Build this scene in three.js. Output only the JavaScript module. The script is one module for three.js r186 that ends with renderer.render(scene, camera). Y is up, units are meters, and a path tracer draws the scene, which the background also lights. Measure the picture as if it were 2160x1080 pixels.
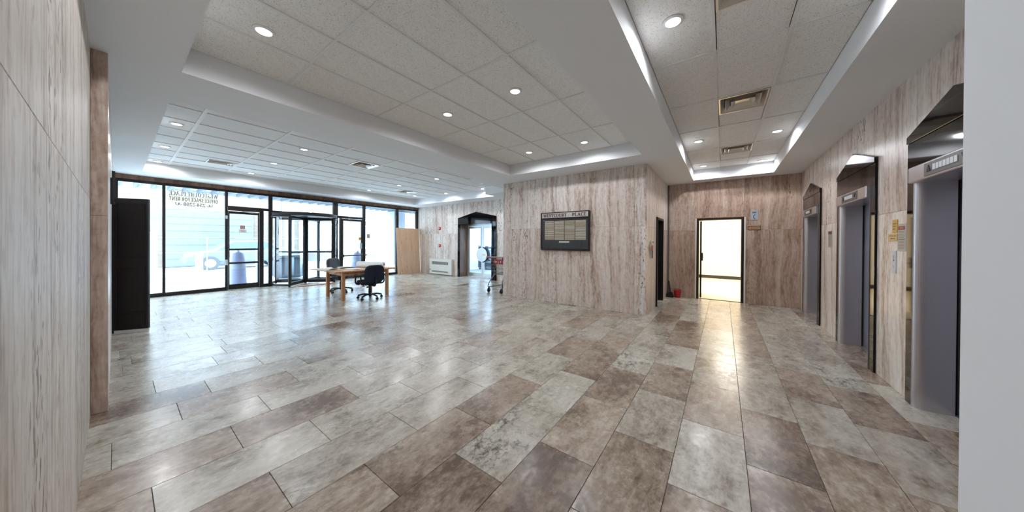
import * as THREE from 'three';
import { mergeGeometries } from 'three/addons/utils/BufferGeometryUtils.js';
import { FontLoader } from 'three/addons/loaders/FontLoader.js';
import { TextGeometry } from 'three/addons/geometries/TextGeometry.js';
import { RectAreaLightUniformsLib } from 'three/addons/lights/RectAreaLightUniformsLib.js';

// ---------------------------------------------------------------- camera, sky, exposure
const K = 1.1;                                    // plan units to metres
const scene = new THREE.Scene();
const camera = new THREE.PerspectiveCamera(2 * Math.atan(540 / 609.36) * 180 / Math.PI, 2, 0.02, 300);
camera.setViewOffset(2160, 1080, 0, 26.89, 2160, 1080);
const YAW = 0.6309, PITCH = -0.0049;
camera.position.set(0, 1.39 * K, 0);
camera.rotation.order = 'YXZ';
camera.rotation.set(PITCH, YAW, 0.006);
scene.background = new THREE.Color().setRGB(0.75, 0.88, 1.0);   // bright overcast sky
scene.backgroundIntensity = 13.5;
const LAMP = 3.3, BACKROOM = 36;                  // downlight candela, back room panel
const renderer = new THREE.WebGLRenderer({ antialias: true });
renderer.toneMapping = THREE.LinearToneMapping;
renderer.toneMappingExposure = 1.0;
renderer.shadowMap.enabled = true;
RectAreaLightUniformsLib.init();

// ---------------------------------------------------------------- plan (from the photograph)
const xW = -11.067, xE = 1.338, zB = -8.559, zD = -5.927, zF = -7.992, xDs = -1.173, xDl = -4.61;
const zL = 0.041, zN = 0.121, xP = -4.015, S = 2.889, C = 3.123;

// ---------------------------------------------------------------- helpers
let seed = 7;
const rnd = () => { seed = (seed * 1664525 + 1013904223) >>> 0; return seed / 4294967296; };
const used = new Map();
function numbered(n) { const k = used.get(n) ?? 0; used.set(n, k + 1); return k ? n + '_' + String(k).padStart(3, '0') : n; }
function mesh(name, geo, m, parent) {
  const g = Array.isArray(geo) ? mergeGeometries(geo.map(q => q.index ? q.toNonIndexed() : q)) : geo;
  const o = new THREE.Mesh(g, m); o.name = parent && parent !== scene ? name : numbered(name); (parent ?? scene).add(o); return o;
}
function thing(name, label, category, pos = [0, 0, 0], turn = 0, group) {
  const o = new THREE.Group(); o.name = numbered(name); o.position.set(...pos); o.rotation.y = turn;
  o.userData = { label, category }; if (group) o.userData.group = group; scene.add(o); return o;
}
function struct(name, label, category) {
  const o = new THREE.Group(); o.name = numbered(name); o.userData = { kind: 'structure', label, category }; scene.add(o); return o;
}
// box with chamfered edges, given by its two corners; uv in metres, the grain running along v
function cb(x0, x1, y0, y1, z0, z1, c = 0.003, uo = 0, vo = 0) {
  if (x0 > x1) [x0, x1] = [x1, x0]; if (y0 > y1) [y0, y1] = [y1, y0]; if (z0 > z1) [z0, z1] = [z1, z0];
  const m = 0.32 * Math.min(x1 - x0, y1 - y0, z1 - z0); c = Math.min(c, m);
  const P = [[x0, x1], [y0, y1], [z0, z1]], pos = [], nor = [], uv = [];
  const V = (s, ax) => { const p = []; for (let i = 0; i < 3; i++) { const v = P[i][s[i]]; p.push(i === ax ? v : v + (s[i] ? -c : c)); } return p; };
  const add = (a, b, d, n) => {
    const ux = [b[0] - a[0], b[1] - a[1], b[2] - a[2]], w = [d[0] - a[0], d[1] - a[1], d[2] - a[2]];
    const cr = [ux[1] * w[2] - ux[2] * w[1], ux[2] * w[0] - ux[0] * w[2], ux[0] * w[1] - ux[1] * w[0]];
    const t = cr[0] * n[0] + cr[1] * n[1] + cr[2] * n[2] > 0 ? [a, b, d] : [a, d, b];
    const l = Math.hypot(...n), k = [0, 1, 2].sort((i, j) => Math.abs(n[j]) - Math.abs(n[i]))[0];
    for (const q of t) {
      pos.push(...q); nor.push(n[0] / l, n[1] / l, n[2] / l);
      if (k === 1) uv.push(q[0] + uo, q[2] + vo); else if (k === 0) uv.push(q[2] + uo, q[1] + vo); else uv.push(q[0] + uo, q[1] + vo);
    }
  };
  for (let ax = 0; ax < 3; ax++) for (const s of [0, 1]) {
    const o = [0, 1, 2].filter(i => i !== ax), n = [0, 0, 0]; n[ax] = s ? 1 : -1;
    const q = [[0, 0], [1, 0], [1, 1], [0, 1]].map(([a, b]) => { const t = []; t[ax] = s; t[o[0]] = a; t[o[1]] = b; return V(t, ax); });
    add(q[0], q[1], q[2], n); add(q[0], q[2], q[3], n);
  }
  for (let ax = 0; ax < 3; ax++) { const o = [0, 1, 2].filter(i => i !== ax);
    for (const a of [0, 1]) for (const b of [0, 1]) {
      const n = [0, 0, 0]; n[o[0]] = a ? 1 : -1; n[o[1]] = b ? 1 : -1;
      const t0 = [], t1 = []; t0[ax] = 0; t1[ax] = 1; t0[o[0]] = t1[o[0]] = a; t0[o[1]] = t1[o[1]] = b;
      const q = [V(t0, o[0]), V(t1, o[0]), V(t1, o[1]), V(t0, o[1])];
      add(q[0], q[1], q[2], n); add(q[0], q[2], q[3], n);
    } }
  for (const a of [0, 1]) for (const b of [0, 1]) for (const d of [0, 1]) { const t = [a, b, d];
    add(V(t, 0), V(t, 1), V(t, 2), [a ? 1 : -1, b ? 1 : -1, d ? 1 : -1]); }
  const g = new THREE.BufferGeometry();
  g.setAttribute('position', new THREE.Float32BufferAttribute(pos, 3)); g.setAttribute('normal', new THREE.Float32BufferAttribute(nor, 3));
  g.setAttribute('uv', new THREE.Float32BufferAttribute(uv, 2)); return g;
}
const bx = (x0, x1, y0, y1, z0, z1) => cb(x0, x1, y0, y1, z0, z1, 0.001);
function bar(a, b, r, seg = 8, r2 = r) {            // cylinder from a to b
  const A = new THREE.Vector3(...a), B = new THREE.Vector3(...b), d = B.clone().sub(A);
  const g = new THREE.CylinderGeometry(r2, r, d.length(), seg);
  g.applyQuaternion(new THREE.Quaternion().setFromUnitVectors(new THREE.Vector3(0, 1, 0), d.clone().normalize()));
  g.translate(...A.add(B).multiplyScalar(0.5).toArray()); return g;
}
function tube(pts, r, seg = 24, rs = 8) { return new THREE.TubeGeometry(new THREE.CatmullRomCurve3(pts.map(p => new THREE.Vector3(...p))), seg, r, rs); }
function rrect(w, h, r, x = 0, y = 0) {
  const s = new THREE.Shape(), a = x - w / 2, b = y - h / 2, c = x + w / 2, d = y + h / 2;
  s.moveTo(a + r, b); s.lineTo(c - r, b); s.quadraticCurveTo(c, b, c, b + r); s.lineTo(c, d - r); s.quadraticCurveTo(c, d, c - r, d);
  s.lineTo(a + r, d); s.quadraticCurveTo(a, d, a, d - r); s.lineTo(a, b + r); s.quadraticCurveTo(a, b, a + r, b); return s;
}
function pad(w, h, t, r, bend = 0, bev = t * 0.4) {   // upholstered pad in the xy plane, bent round y
  const g = new THREE.ExtrudeGeometry(rrect(w - 2 * bev, h - 2 * bev, Math.max(r - bev, 0.01)), { depth: t - 2 * bev, bevelEnabled: true, bevelSize: bev, bevelThickness: bev, bevelSegments: 5, curveSegments: 10, steps: 1 });
  g.translate(0, 0, -t / 2 + bev);
  if (bend) { const p = g.attributes.position; for (let i = 0; i < p.count; i++) p.setZ(i, p.getZ(i) + bend * p.getX(i) ** 2); g.computeVertexNormals(); }
  return g;
}
function poly(pts, depth, bevel = 0.003) {            // polygon in xy extruded along +z
  const s = new THREE.Shape(pts.map(p => new THREE.Vector2(...p)));
  return new THREE.ExtrudeGeometry(s, { depth: depth - 2 * bevel, bevelEnabled: bevel > 0, bevelSize: bevel, bevelThickness: bevel, bevelOffset: -bevel, bevelSegments: 1 }).translate(0, 0, bevel);
}

// ---------------------------------------------------------------- textures
const hash = (() => { const t = new Float32Array(65536); for (let i = 0; i < 65536; i++) t[i] = rnd() * 2 - 1; return t; })();
function vn(x, y, px, py, s) {                        // periodic value noise, -1..1
  const xi = Math.floor(x), yi = Math.floor(y); let fx = x - xi, fy = y - yi; fx = fx * fx * (3 - 2 * fx); fy = fy * fy * (3 - 2 * fy);
  const a = ((xi % px) + px) % px, b = (a + 1) % px, c = ((yi % py) + py) % py, d = (c + 1) % py;
  const h = (i, j) => hash[(i * 1597 + j * 51749 + s * 7919) & 65535];
  const l = h(a, c) + (h(b, c) - h(a, c)) * fx, u = h(a, d) + (h(b, d) - h(a, d)) * fx; return l + (u - l) * fy;
}
function fbm(x, y, px, py, s, o, g = 0.5) { let v = 0, a = 1, n = 0; for (let i = 0; i < o; i++) { v += a * vn(x * px, y * py, px, py, s + i); n += a; a *= g; px *= 2; py *= 2; } return v / n; }
const lerp = (a, b, t) => a + (b - a) * t, clamp = (v) => Math.max(0, Math.min(1, v)), step = (a, b, v) => { const t = clamp((v - a) / (b - a)); return t * t * (3 - 2 * t); };
function ramp(stops, t) { t = clamp(t) * (stops.length - 1); const i = Math.min(stops.length - 2, Math.floor(t)), f = t - i; return [0, 1, 2].map(k => lerp(stops[i][k], stops[i + 1][k], f)); }
function texture(n, fn, size, srgb = true) {           // fn(u, v) -> [r, g, b] 0..255 ; size = metres per repeat
  const d = new Uint8Array(n * n * 4);
  for (let j = 0; j < n; j++) for (let i = 0; i < n; i++) { const c = fn(i / n, j / n), k = (j * n + i) * 4; d[k] = c[0]; d[k + 1] = c[1]; d[k + 2] = c[2]; d[k + 3] = 255; }
  const t = new THREE.DataTexture(d, n, n); t.wrapS = t.wrapT = THREE.RepeatWrapping; t.magFilter = THREE.LinearFilter; t.minFilter = THREE.LinearMipmapLinearFilter; t.generateMipmaps = true;
  t.repeat.set(1 / size, 1 / size); if (srgb) t.colorSpace = THREE.SRGBColorSpace; t.needsUpdate = true; return t;
}
// travertine: fine bands along v, clouds, rows of pits, and cracked mottling
function travertine(s, stops, { bands = 12, run = 1, warp = 0.03, pits = 0.5, mottle = 0, contrast = 1, mid = 0.5, fan = 0, stone = 0, vein = [96, 84, 76] }) {
  return (u, v) => {
    const w = fbm(u, v, 2, 2, s, 4) * warp, fn = fan * (vn(u * 5, v * 2, 5, 2, s + 5)) * 0.05, uu = u + w + fn + (stone ? 0.006 : 0.002) * vn(u * 30, v * 22, 30, 22, s + 3), vv = v;
    const b = fbm(uu, vv, bands, run, s + 10, 5, 0.75), wide = fbm(uu, vv, 4, 1, s + 20, 2);
    const cl = fbm(u, v, 4, 4, s + 30, 4, 0.6), f = fbm(u + w, v, 150, 18, s + 40, 2, 0.6), gr = fbm(u, v, 60, 50, s + 45, 3, 0.7);
    const g2 = stone ? fbm(u + w, v, 34, 16, s + 47, 4, 0.7) : 0;
    const t = mid + contrast * (stone ? 0.3 * b + 0.22 * wide + 0.5 * cl + 0.14 * f + 0.42 * gr + 0.45 * g2 : 0.62 * b + 0.3 * wide + 0.25 * cl + 0.3 * f + 0.2 * gr);
    const c = ramp(stops, t);
    const m1 = step(-0.1, 0.45, fbm(uu, vv, 7, 1, s + 50, 3)), p = fbm(uu, v, 110, 46, s + 60, 2, 0.7);
    let k = pits * step(0.22, 0.55, p) * (0.12 + 0.88 * m1);
    if (mottle) {
      const q = fbm(u + 0.05 * cl, v + 0.03 * b, 4, 3, s + 70, 3, 0.6), r = 1 - Math.abs(fbm(u + w * 2, v, 16, 10, s + 80, 5, 0.7)) * 3;
      const a = step(-0.05, 0.55, q) * mottle, sp = fbm(u, v, 52, 34, s + 90, 4, 0.75);
      k = Math.max(k, a * (0.6 * step(0.5, 1, r) + 0.75 * step(0.06, 0.42, sp)));
    }
    return [0, 1, 2].map(i => clamp(lerp(c[i], vein[i], clamp(k)) / 255) * 255);
  };
}
const LIGHTS = [[140, 128, 118], [172, 163, 154], [192, 185, 177], [204, 199, 192], [214, 210, 204]];
const PINKS = [[126, 108, 97], [153, 135, 123], [174, 158, 146], [188, 174, 163], [202, 191, 181]];
const BROWNS = [[112, 95, 84], [135, 117, 105], [154, 137, 124], [170, 155, 143], [190, 177, 166]];
const FT = [
  texture(1024, travertine(1, LIGHTS, { stone: 1, bands: 8, run: 2, warp: 0.08, pits: 0.2, mottle: 0.42, mid: 0.6, contrast: 0.9, vein: [126, 119, 111] }), 1.6),
  texture(1024, travertine(200, LIGHTS, { stone: 1, bands: 7, run: 2, warp: 0.1, pits: 0.2, mottle: 1, mid: 0.58, contrast: 0.9, vein: [104, 100, 94] }), 1.6),
  texture(1024, travertine(400, PINKS, { stone: 1, bands: 9, run: 2, warp: 0.06, pits: 0.25, mottle: 0.6, mid: 0.5, contrast: 1, vein: [106, 94, 86] }), 1.6),
  texture(1024, travertine(600, BROWNS, { stone: 1, bands: 8, run: 2, warp: 0.08, pits: 0.3, mottle: 0.8, mid: 0.5, contrast: 1.1, vein: [86, 77, 71] }), 1.6),
];
const WALLS = [[150, 128, 116], [190, 173, 161], [218, 207, 197], [230, 222, 214], [238, 233, 227]];
const WALLB = [[128, 104, 90], [162, 138, 123], [188, 166, 151], [205, 187, 173], [220, 206, 194]];
const WT = [
  texture(1536, travertine(800, WALLS, { bands: 34, warp: 0.02, fan: 0.7, pits: 0.95, mid: 0.6, contrast: 1.1, vein: [118, 94, 82] }), 2.4),
  texture(1024, travertine(1000, WALLB, { bands: 22, warp: 0.04, fan: 1, pits: 0.6, mid: 0.5, contrast: 0.9, vein: [98, 76, 64] }), 2.2),
];
const wear = texture(512, (u, v) => { const k = 128 + 70 * fbm(u, v, 4, 4, 91, 6, 0.6) + 30 * fbm(u, v, 60, 60, 93, 2); return [k, k, k]; }, 1.3, false);
const tileTex = texture(512, (u, v) => { const s = fbm(u, v, 90, 90, 21, 2, 0.6), l = fbm(u, v, 22, 22, 27, 3); const k = 240 + 5 * l - 55 * step(0.34, 0.6, s); return [k, k * 0.995, k * 0.98]; }, 0.42);
const flatTileTex = texture(256, (u, v) => { const k = 228 + 5 * fbm(u, v, 40, 40, 35, 3); return [k, k, k * 0.99]; }, 0.6);
const plyTex = texture(512, (u, v) => { const g = fbm(u + 0.02 * fbm(u, v, 3, 2, 5, 2), v, 26, 2, 111, 5), d = step(0.55, 0.7, fbm(u, v, 30, 18, 117, 2)); const c = ramp([[200, 164, 134], [213, 180, 150], [223, 194, 167]], 0.5 + 0.6 * g); return c.map(a => a * (1 - 0.2 * d)); }, 1.2);
const woodTex = texture(512, (u, v) => { const g = fbm(u, v, 34, 2, 131, 5); return ramp([[166, 112, 72], [198, 146, 102], [216, 170, 126]], 0.5 + 0.7 * g); }, 0.8);
const brickTex = texture(1024, (u, v) => {
  const r = Math.floor(v * 32), x = u * 12 + (r % 2) * 0.5, fx = x - Math.floor(x), fy = v * 32 - r;
  const j = fx < 0.03 || fy < 0.1; const h = hash[(Math.floor(x) % 12 * 131 + r * 977) & 65535];
  return j ? [206, 200, 192] : [206 + 10 * h, 188 + 10 * h, 168 + 8 * h];
}, 2.6);
const barkTex = texture(512, (u, v) => { const g = fbm(u + 0.03 * fbm(u, v, 4, 3, 161, 2), v, 12, 2, 163, 6, 0.6); return ramp([[84, 62, 50], [122, 92, 74], [150, 118, 98]], 0.5 + 0.8 * g); }, 1.2);
function canvasTex(w, h, draw) { const c = document.createElement('canvas'); c.width = w; c.height = h; const x = c.getContext('2d'); draw(x, w, h); const t = new THREE.CanvasTexture(c); t.colorSpace = THREE.SRGBColorSpace; return t; }

// ---------------------------------------------------------------- materials
const std = (o) => new THREE.MeshStandardMaterial(o), phy = (o) => new THREE.MeshPhysicalMaterial(o);
const M = {
  drywall: std({ color: 0xeaecee, roughness: 0.9 }), white: std({ color: 0xe8eaeb, roughness: 0.85 }),
  frame: std({ color: 0x241f1e, roughness: 0.42, metalness: 0.3 }), black: std({ color: 0x0d0d0f, roughness: 0.5 }),
  granite: phy({ color: 0x0b0b0d, roughness: 0.05, ior: 1.33 }),
  glass: phy({ color: 0xf4fbff, roughness: 0, transmission: 1, thickness: 0, ior: 1.5 }),
  steel: std({ color: 0xcfccd0, roughness: 0.3, metalness: 0.9 }), steelDoor: std({ color: 0x9ea2b2, roughness: 0.4, metalness: 0.6 }),
  chrome: std({ color: 0xc8cacc, roughness: 0.18, metalness: 1 }), alu: std({ color: 0xd4d8db, roughness: 0.35, metalness: 0.6 }),
  grout: std({ color: 0x4b4440, roughness: 0.95 }), joint: std({ color: 0x6d5c50, roughness: 0.95 }),
  tee: std({ color: 0xe4e4e2, roughness: 0.6 }), tile: std({ color: 0xffffff, map: tileTex, roughness: 0.95, bumpMap: tileTex, bumpScale: 0.002 }), flatTile: std({ color: 0xffffff, map: flatTileTex, roughness: 0.9 }),
  ply: std({ map: plyTex, roughness: 0.8 }), wood: std({ map: woodTex, roughness: 0.5 }), bark: std({ map: barkTex, roughness: 0.5 }),
  cream: std({ color: 0xf0e9da, roughness: 0.9 }), creamFloor: std({ color: 0xe6d8bc, roughness: 0.6 }), darkBase: std({ color: 0x2b2a2b, roughness: 0.6 }),
  fabric: std({ color: 0x1b2336, roughness: 0.95 }), leather: std({ color: 0x14161a, roughness: 0.45 }), plastic: std({ color: 0x101114, roughness: 0.45 }),
  paper: std({ color: 0xeef0ef, roughness: 0.9 }), red: std({ color: 0xc02226, roughness: 0.5 }), brass: std({ color: 0xd2a54e, roughness: 0.3, metalness: 0.8 }),
  enamel: std({ color: 0xdcdcd2, roughness: 0.5 }), slot: std({ color: 0x3a3a38, roughness: 0.7 }), gold: std({ color: 0x9a7a30, roughness: 0.5 }), goldDark: std({ color: 0x6e6350, roughness: 0.5 }),
  brick: std({ map: brickTex, color: 0x8c8a88, roughness: 0.9 }), concrete: std({ color: 0xdcdede, roughness: 0.9 }), snow: std({ color: 0xeef2f6, roughness: 0.9 }), panel: std({ color: 0x66727c, roughness: 0.7 }),
  skyPane: phy({ color: 0x8a9cab, roughness: 0.08 }), carPaint: phy({ color: 0x5f6a70, roughness: 0.5 }), tyre: std({ color: 0x4a4d50, roughness: 0.9 }), drum: std({ color: 0xa4a8c8, roughness: 0.7 }), bluegrey: std({ color: 0xaebccc, roughness: 0.7 }),
};
const floorMat = FT.map((t, i) => [0xfafcf6, 0xeeede6].map(c => std({ map: t, color: c, roughness: 0.5, roughnessMap: wear, bumpMap: t, bumpScale: 0.0004 })));
const wallMat = [
  [0xffffff, 0xf4efec].map(c => phy({ map: WT[0], color: c, roughness: 0.3, bumpMap: WT[0], bumpScale: 0.0012 })),
  [0xffffff, 0xf2eae4].map(c => phy({ map: WT[1], color: c, roughness: 0.34, bumpMap: WT[1], bumpScale: 0.0012 })),
  [0xdedcd7, 0xd6d4cf].map(c => phy({ map: WT[0], color: c, roughness: 0.55, bumpMap: WT[0], bumpScale: 0.0012 })),
];
const font = await new FontLoader().loadAsync('fonts/droid/droid_serif_bold.typeface.json');
const fontB = await new FontLoader().loadAsync('fonts/droid/droid_sans_bold.typeface.json');
function text(str, f, w, h, depth = 0.002) {           // text geometry fitted to w x h, origin at its centre
  const g = new TextGeometry(str, { font: f, size: 1, depth: 1, curveSegments: 4 }); g.computeBoundingBox(); const b = g.boundingBox;
  g.translate(-(b.min.x + b.max.x) / 2, -(b.min.y + b.max.y) / 2, 0); g.scale(w / (b.max.x - b.min.x), h / (b.max.y - b.min.y), depth); return g;
}

// ================================================================ STRUCTURE
// ---- floor: travertine slabs laid in rows, thin dark joints
const floor = struct('floor', 'polished travertine floor of long beige and brown slabs', 'floor');
mesh('joint_bed', cb(xW - 0.15, xE + 0.35, -0.2, -0.005, zB - 0.16, 0.4, 0.001), M.grout, floor);
{
  const rows = [1.53, 1.18, 0.83, 0.48, 0.13, -0.25, -0.635, -1.02, -1.41, -1.8, -2.19]; while (rows[rows.length - 1] > xW) rows.push(rows[rows.length - 1] - 0.39);
  const firstJoint = { 1: -2.6, 2: -2.84, 3: -2.34, 4: -1.88, 5: -2.17, 6: -1.74, 7: -1.31, 8: -0.91, 9: -0.54, 10: -0.88, 11: -0.5, 12: 0.02, 13: -0.3, 14: -0.51, 15: -0.21 };
  // tone of the tile that starts (near end) at a joint: row -> [[z, texture], ...]
  const tone = { 1: [[-1.84, 3], [-2.6, 0], [-3.36, 2], [-4.1, 1]], 2: [[-2.08, 3], [-2.84, 1], [-3.6, 2], [-4.36, 0]], 3: [[-1.57, 2], [-2.34, 3], [-3.1, 1], [-3.87, 0]], 4: [[-1.1, 2], [-1.88, 1], [-2.64, 2], [-3.4, 0], [-4.2, 0]],
    5: [[-0.6, 3], [-1.4, 3], [-2.17, 1], [-2.93, 2], [-3.7, 0]], 6: [[-0.97, 3], [-1.74, 2], [-2.5, 2], [-3.27, 1]], 7: [[-0.54, 3], [-1.31, 1], [-2.08, 1], [-2.84, 2], [-3.6, 2]], 8: [[-0.14, 2], [-0.91, 2], [-1.67, 2], [-2.44, 0], [-3.2, 2]],
    9: [[0.2, 2], [-0.54, 1], [-1.3, 1], [-2.07, 0], [-2.8, 1]], 10: [[-0.12, 0], [-0.88, 0], [-1.64, 0], [-2.4, 1]], 11: [[0.26, 2], [-0.5, 2], [-1.26, 1]], 12: [[0.02, 0], [-0.74, 0]] };
  const all = [];
  for (let r = 0; r < rows.length - 1; r++) {
    const x1 = Math.min(rows[r], xE + 0.2), x0 = Math.max(rows[r + 1], xW - 0.05), L = 0.765; if (x1 - x0 < 0.03) continue;
    let z = firstJoint[r] ?? -rnd() * L; while (z < 0.2) z += L;
    for (; z > zB - 0.02; z -= L) {
      const a = Math.min(z, 0.2), b = Math.max(z - L, zB - 0.02); if (a - b < 0.03) continue;
      const cx = (x0 + x1) / 2, cz = (a + b) / 2;
      if (cx > xDl + 0.3 && cx < xDs - 0.3 && cz < zD - 0.5) continue;          // under the solid block
      if (cx < xDl && cz < zF - 0.4) continue;
      let k = null; for (const [zz, t] of tone[r] ?? []) if (Math.abs(zz - z) < 0.3) k = t;
      if (k === null) { const q = rnd(); k = cx < -3 ? (q < 0.6 ? 0 : q < 0.86 ? 1 : 2) : (q < 0.45 ? 0 : q < 0.7 ? 1 : q < 0.98 ? 2 : 3); }
      all.push({ x0, x1, a, b, k, d: Math.hypot(cx, cz) });
    }
  }
  all.sort((p, q) => p.d - q.d);
  const g = 0.0012, rest = [];
  const variants = [0, 1, 2, 3, 4, 5].map(i => [0.27 * i, 0.53 * i]);
  all.forEach((t, i) => {
    const [uo, vo] = variants[Math.floor(rnd() * 6)], w = t.x1 - t.x0, l = t.a - t.b;
    const geo = cb(-w / 2 + g, w / 2 - g, -0.02, 0, -l / 2 + g, l / 2 - g, 0.0015, uo, vo), m = floorMat[t.k][rnd() < 0.5 ? 0 : 1];
    const px = (t.x0 + t.x1) / 2, pz = (t.a + t.b) / 2;
    if (i < 300) { const o = mesh('floor_slab', geo, m, floor); o.position.set(px, 0, pz); }
    else rest.push(geo.translate(px, 0, pz));
  });
  if (rest.length) mesh('far_floor_slabs', rest, floorMat[0][0], floor).userData.kind = 'stuff';
}

// ---- wall slabs
function slab(parent, pl, a0, a1, y0, y1, at, out, mi, thick = 0.03) {   // pl 'x' or 'z': the plane's axis; out: +1 or -1, towards the room
  const g = 0.001, uo = rnd() * 5, vo = rnd() * 5, d = at - out * thick;
  const geo = pl === 'x' ? cb(Math.min(at, d), Math.max(at, d), y0 + g, y1 - g, a0 + g, a1 - g, 0.0015, uo, vo) : cb(a0 + g, a1 - g, y0 + g, y1 - g, Math.min(at, d), Math.max(at, d), 0.0015, uo, vo);
  return mesh('stone_slab', geo, wallMat[mi][rnd() < 0.5 ? 0 : 1], parent);
}
const JY = 1.70;
const wl = struct('wall_left', 'polished grey travertine wall with a projecting brown stone return', 'wall');
mesh('wall_core', cb(xW - 0.15, xP - 0.022, -0.1, C + 0.1, zL + 0.031, 0.5), M.joint, wl);
mesh('wall_core', cb(xP - 0.022, xE + 0.4, -0.1, C + 0.1, zN + 0.031, 0.5), M.joint, wl);
for (let x = xP; x > xW - 0.1; x -= 1.2) for (const [a, b] of [[0, JY], [JY, S + 0.02]]) slab(wl, 'z', Math.max(x - 1.2, xW - 0.05), x - (x === xP ? 0.021 : 0), a, b, zL, -1, 0);
for (let x = xP; x < xE; x += 1.2) for (const [a, b] of [[0, JY], [JY, S + 0.02]]) slab(wl, 'z', x, Math.min(x + 1.2, xE + 0.3), a, b, zN, -1, 2);
for (const [a, b] of [[0, 1.58], [1.58, S + 0.02]]) mesh('return_slab', cb(xP - 0.02, xP, a + 0.001, b - 0.001, zL - 0.001, zN, 0.0015, 0.3, 0.2), wallMat[1][0], wl);

const wr = struct('wall_right', 'beige travertine elevator wall with vertical veins', 'wall');
mesh('wall_core', cb(xE + 0.31, xE + 0.5, -0.1, C + 0.1, zB - 0.2, 0.5), M.joint, wr);
const EL = [-7.65, -5.465, -3.50], EW = 0.645, EO = 0.525;    // elevator centres, half width of surround, half opening
{
  const edges = []; for (const c of EL) edges.push([c - EO - 0.03, c + EO + 0.03]);
  const free = [[zB, edges[0][0]], [edges[0][1], edges[1][0]], [edges[1][1], edges[2][0]], [edges[2][1], -1.6], [-1.6, -0.4], [-0.4, zN]];
  for (const [a, b] of free) for (const [y0, y1] of [[0, JY], [JY, S + 0.02]]) slab(wr, 'x', a, b, y0, y1, xE, -1, 0);
  for (const [a, b] of edges) slab(wr, 'x', a, b, 2.06, S + 0.02, xE, -1, 0);
  for (const [a, b] of free) mesh('wall_core', cb(xE + 0.031, xE + 0.31, 0, S, a + 0.01, b - 0.01), M.joint, wr);
  for (const [a, b] of edges) mesh('wall_core', cb(xE + 0.031, xE + 0.31, 2.06, S, a - 0.01, b + 0.01), M.joint, wr);
}
const DL = -0.535, DR = 0.391, DT = 2.0;
const wb = struct('wall_back', 'brown travertine end wall around the lit doorway', 'wall');
slab(wb, 'z', xDs, DL, 0, JY, zB, 1, 1); slab(wb, 'z', xDs, DL, JY, S + 0.02, zB, 1, 1); slab(wb, 'z', DL, DR, DT, S + 0.02, zB, 1, 1);
slab(wb, 'z', DR, xE, 0, JY, zB, 1, 1); slab(wb, 'z', DR, xE, JY, S + 0.02, zB, 1, 1);
mesh('wall_core', [cb(xDs - 0.2, DL, -0.1, S + 0.1, zB - 0.17, zB - 0.031), cb(DL, DR, DT, S + 0.1, zB - 0.17, zB - 0.031), cb(DR, xE + 0.4, -0.1, S + 0.1, zB - 0.17, zB - 0.031)], M.cream, wb);

const wc = struct('wall_center', 'beige travertine block wall carrying the building directory', 'wall');
const SD0 = -6.90, SD1 = -7.80, SDT = 1.95;                // dark side door
for (const [a, b] of [[xDl, -3.85], [-3.85, -2.62], [-2.62, -1.39], [-1.39, xDs]]) for (const [y0, y1] of [[0, JY + 0.01], [JY + 0.01, S + 0.02]]) slab(wc, 'z', a, b, y0, y1, zD, 1, 0);
slab(wc, 'x', SD0, zD - 0.031, 0, JY, xDs, 1, 0); slab(wc, 'x', SD0, zD - 0.031, JY, S + 0.02, xDs, 1, 0); slab(wc, 'x', SD1, SD0, SDT, S + 0.02, xDs, 1, 0); slab(wc, 'x', zB, SD1, 0, JY, xDs, 1, 0); slab(wc, 'x', zB, SD1, JY, S + 0.02, xDs, 1, 0);
for (const [y0, y1] of [[0, JY], [JY, S + 0.02]]) { slab(wc, 'x', -7.0, zD - 0.031, y0, y1, xDl, -1, 0); slab(wc, 'x', zF + 0.001, -7.0, y0, y1, xDl, -1, 0); }
mesh('wall_core', [cb(xDl + 0.031, xDs - 0.35, -0.1, S + 0.1, zB - 0.16, zD - 0.031), cb(xDs - 0.35, xDs - 0.031, -0.1, S + 0.1, SD0, zD - 0.031), cb(xDs - 0.35, xDs - 0.031, -0.1, S + 0.1, zB - 0.16, SD1), cb(xDs - 0.35, xDs - 0.031, SDT, S + 0.1, SD1, SD0)], M.joint, wc);

const AL = -8.46, AR = -6.52, AI0 = -8.36, AI1 = -6.72, AH = 2.05;   // gabled entrance in the far wall
const wf = struct('wall_far', 'pale travertine wall around the gabled glass entrance', 'wall');
for (const [a, b] of [[xW, -9.95], [-9.95, -9.2], [-9.2, AI0 - 0.04], [AI1 + 0.04, -5.6], [-5.6, xDl]]) for (const [y0, y1] of [[0, JY], [JY, S + 0.02]]) slab(wf, 'z', a, b, y0, y1, zF, 1, 0);
slab(wf, 'z', AI0 - 0.04, AI1 + 0.04, AH + 0.04, S + 0.02, zF, 1, 0);
mesh('wall_core', [cb(xW - 0.15, AI0 - 0.04, -0.1, S + 0.1, zF - 0.5, zF - 0.031), cb(AI1 + 0.04, xDl + 0.03, -0.1, S + 0.1, zF - 0.5, zF - 0.031), cb(AI0 - 0.04, AI1 + 0.04, AH + 0.04, S + 0.1, zF - 0.5, zF - 0.031)], M.joint, wf);

// white wall end beside the camera
const wn = struct('wall_near', 'plain white painted wall end beside the nearest elevator', 'wall');
mesh('wall_panel', cb(0.385, 0.62, 0, S + 0.02, -1.0, zN - 0.001, 0.004), M.white, wn);

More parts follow.
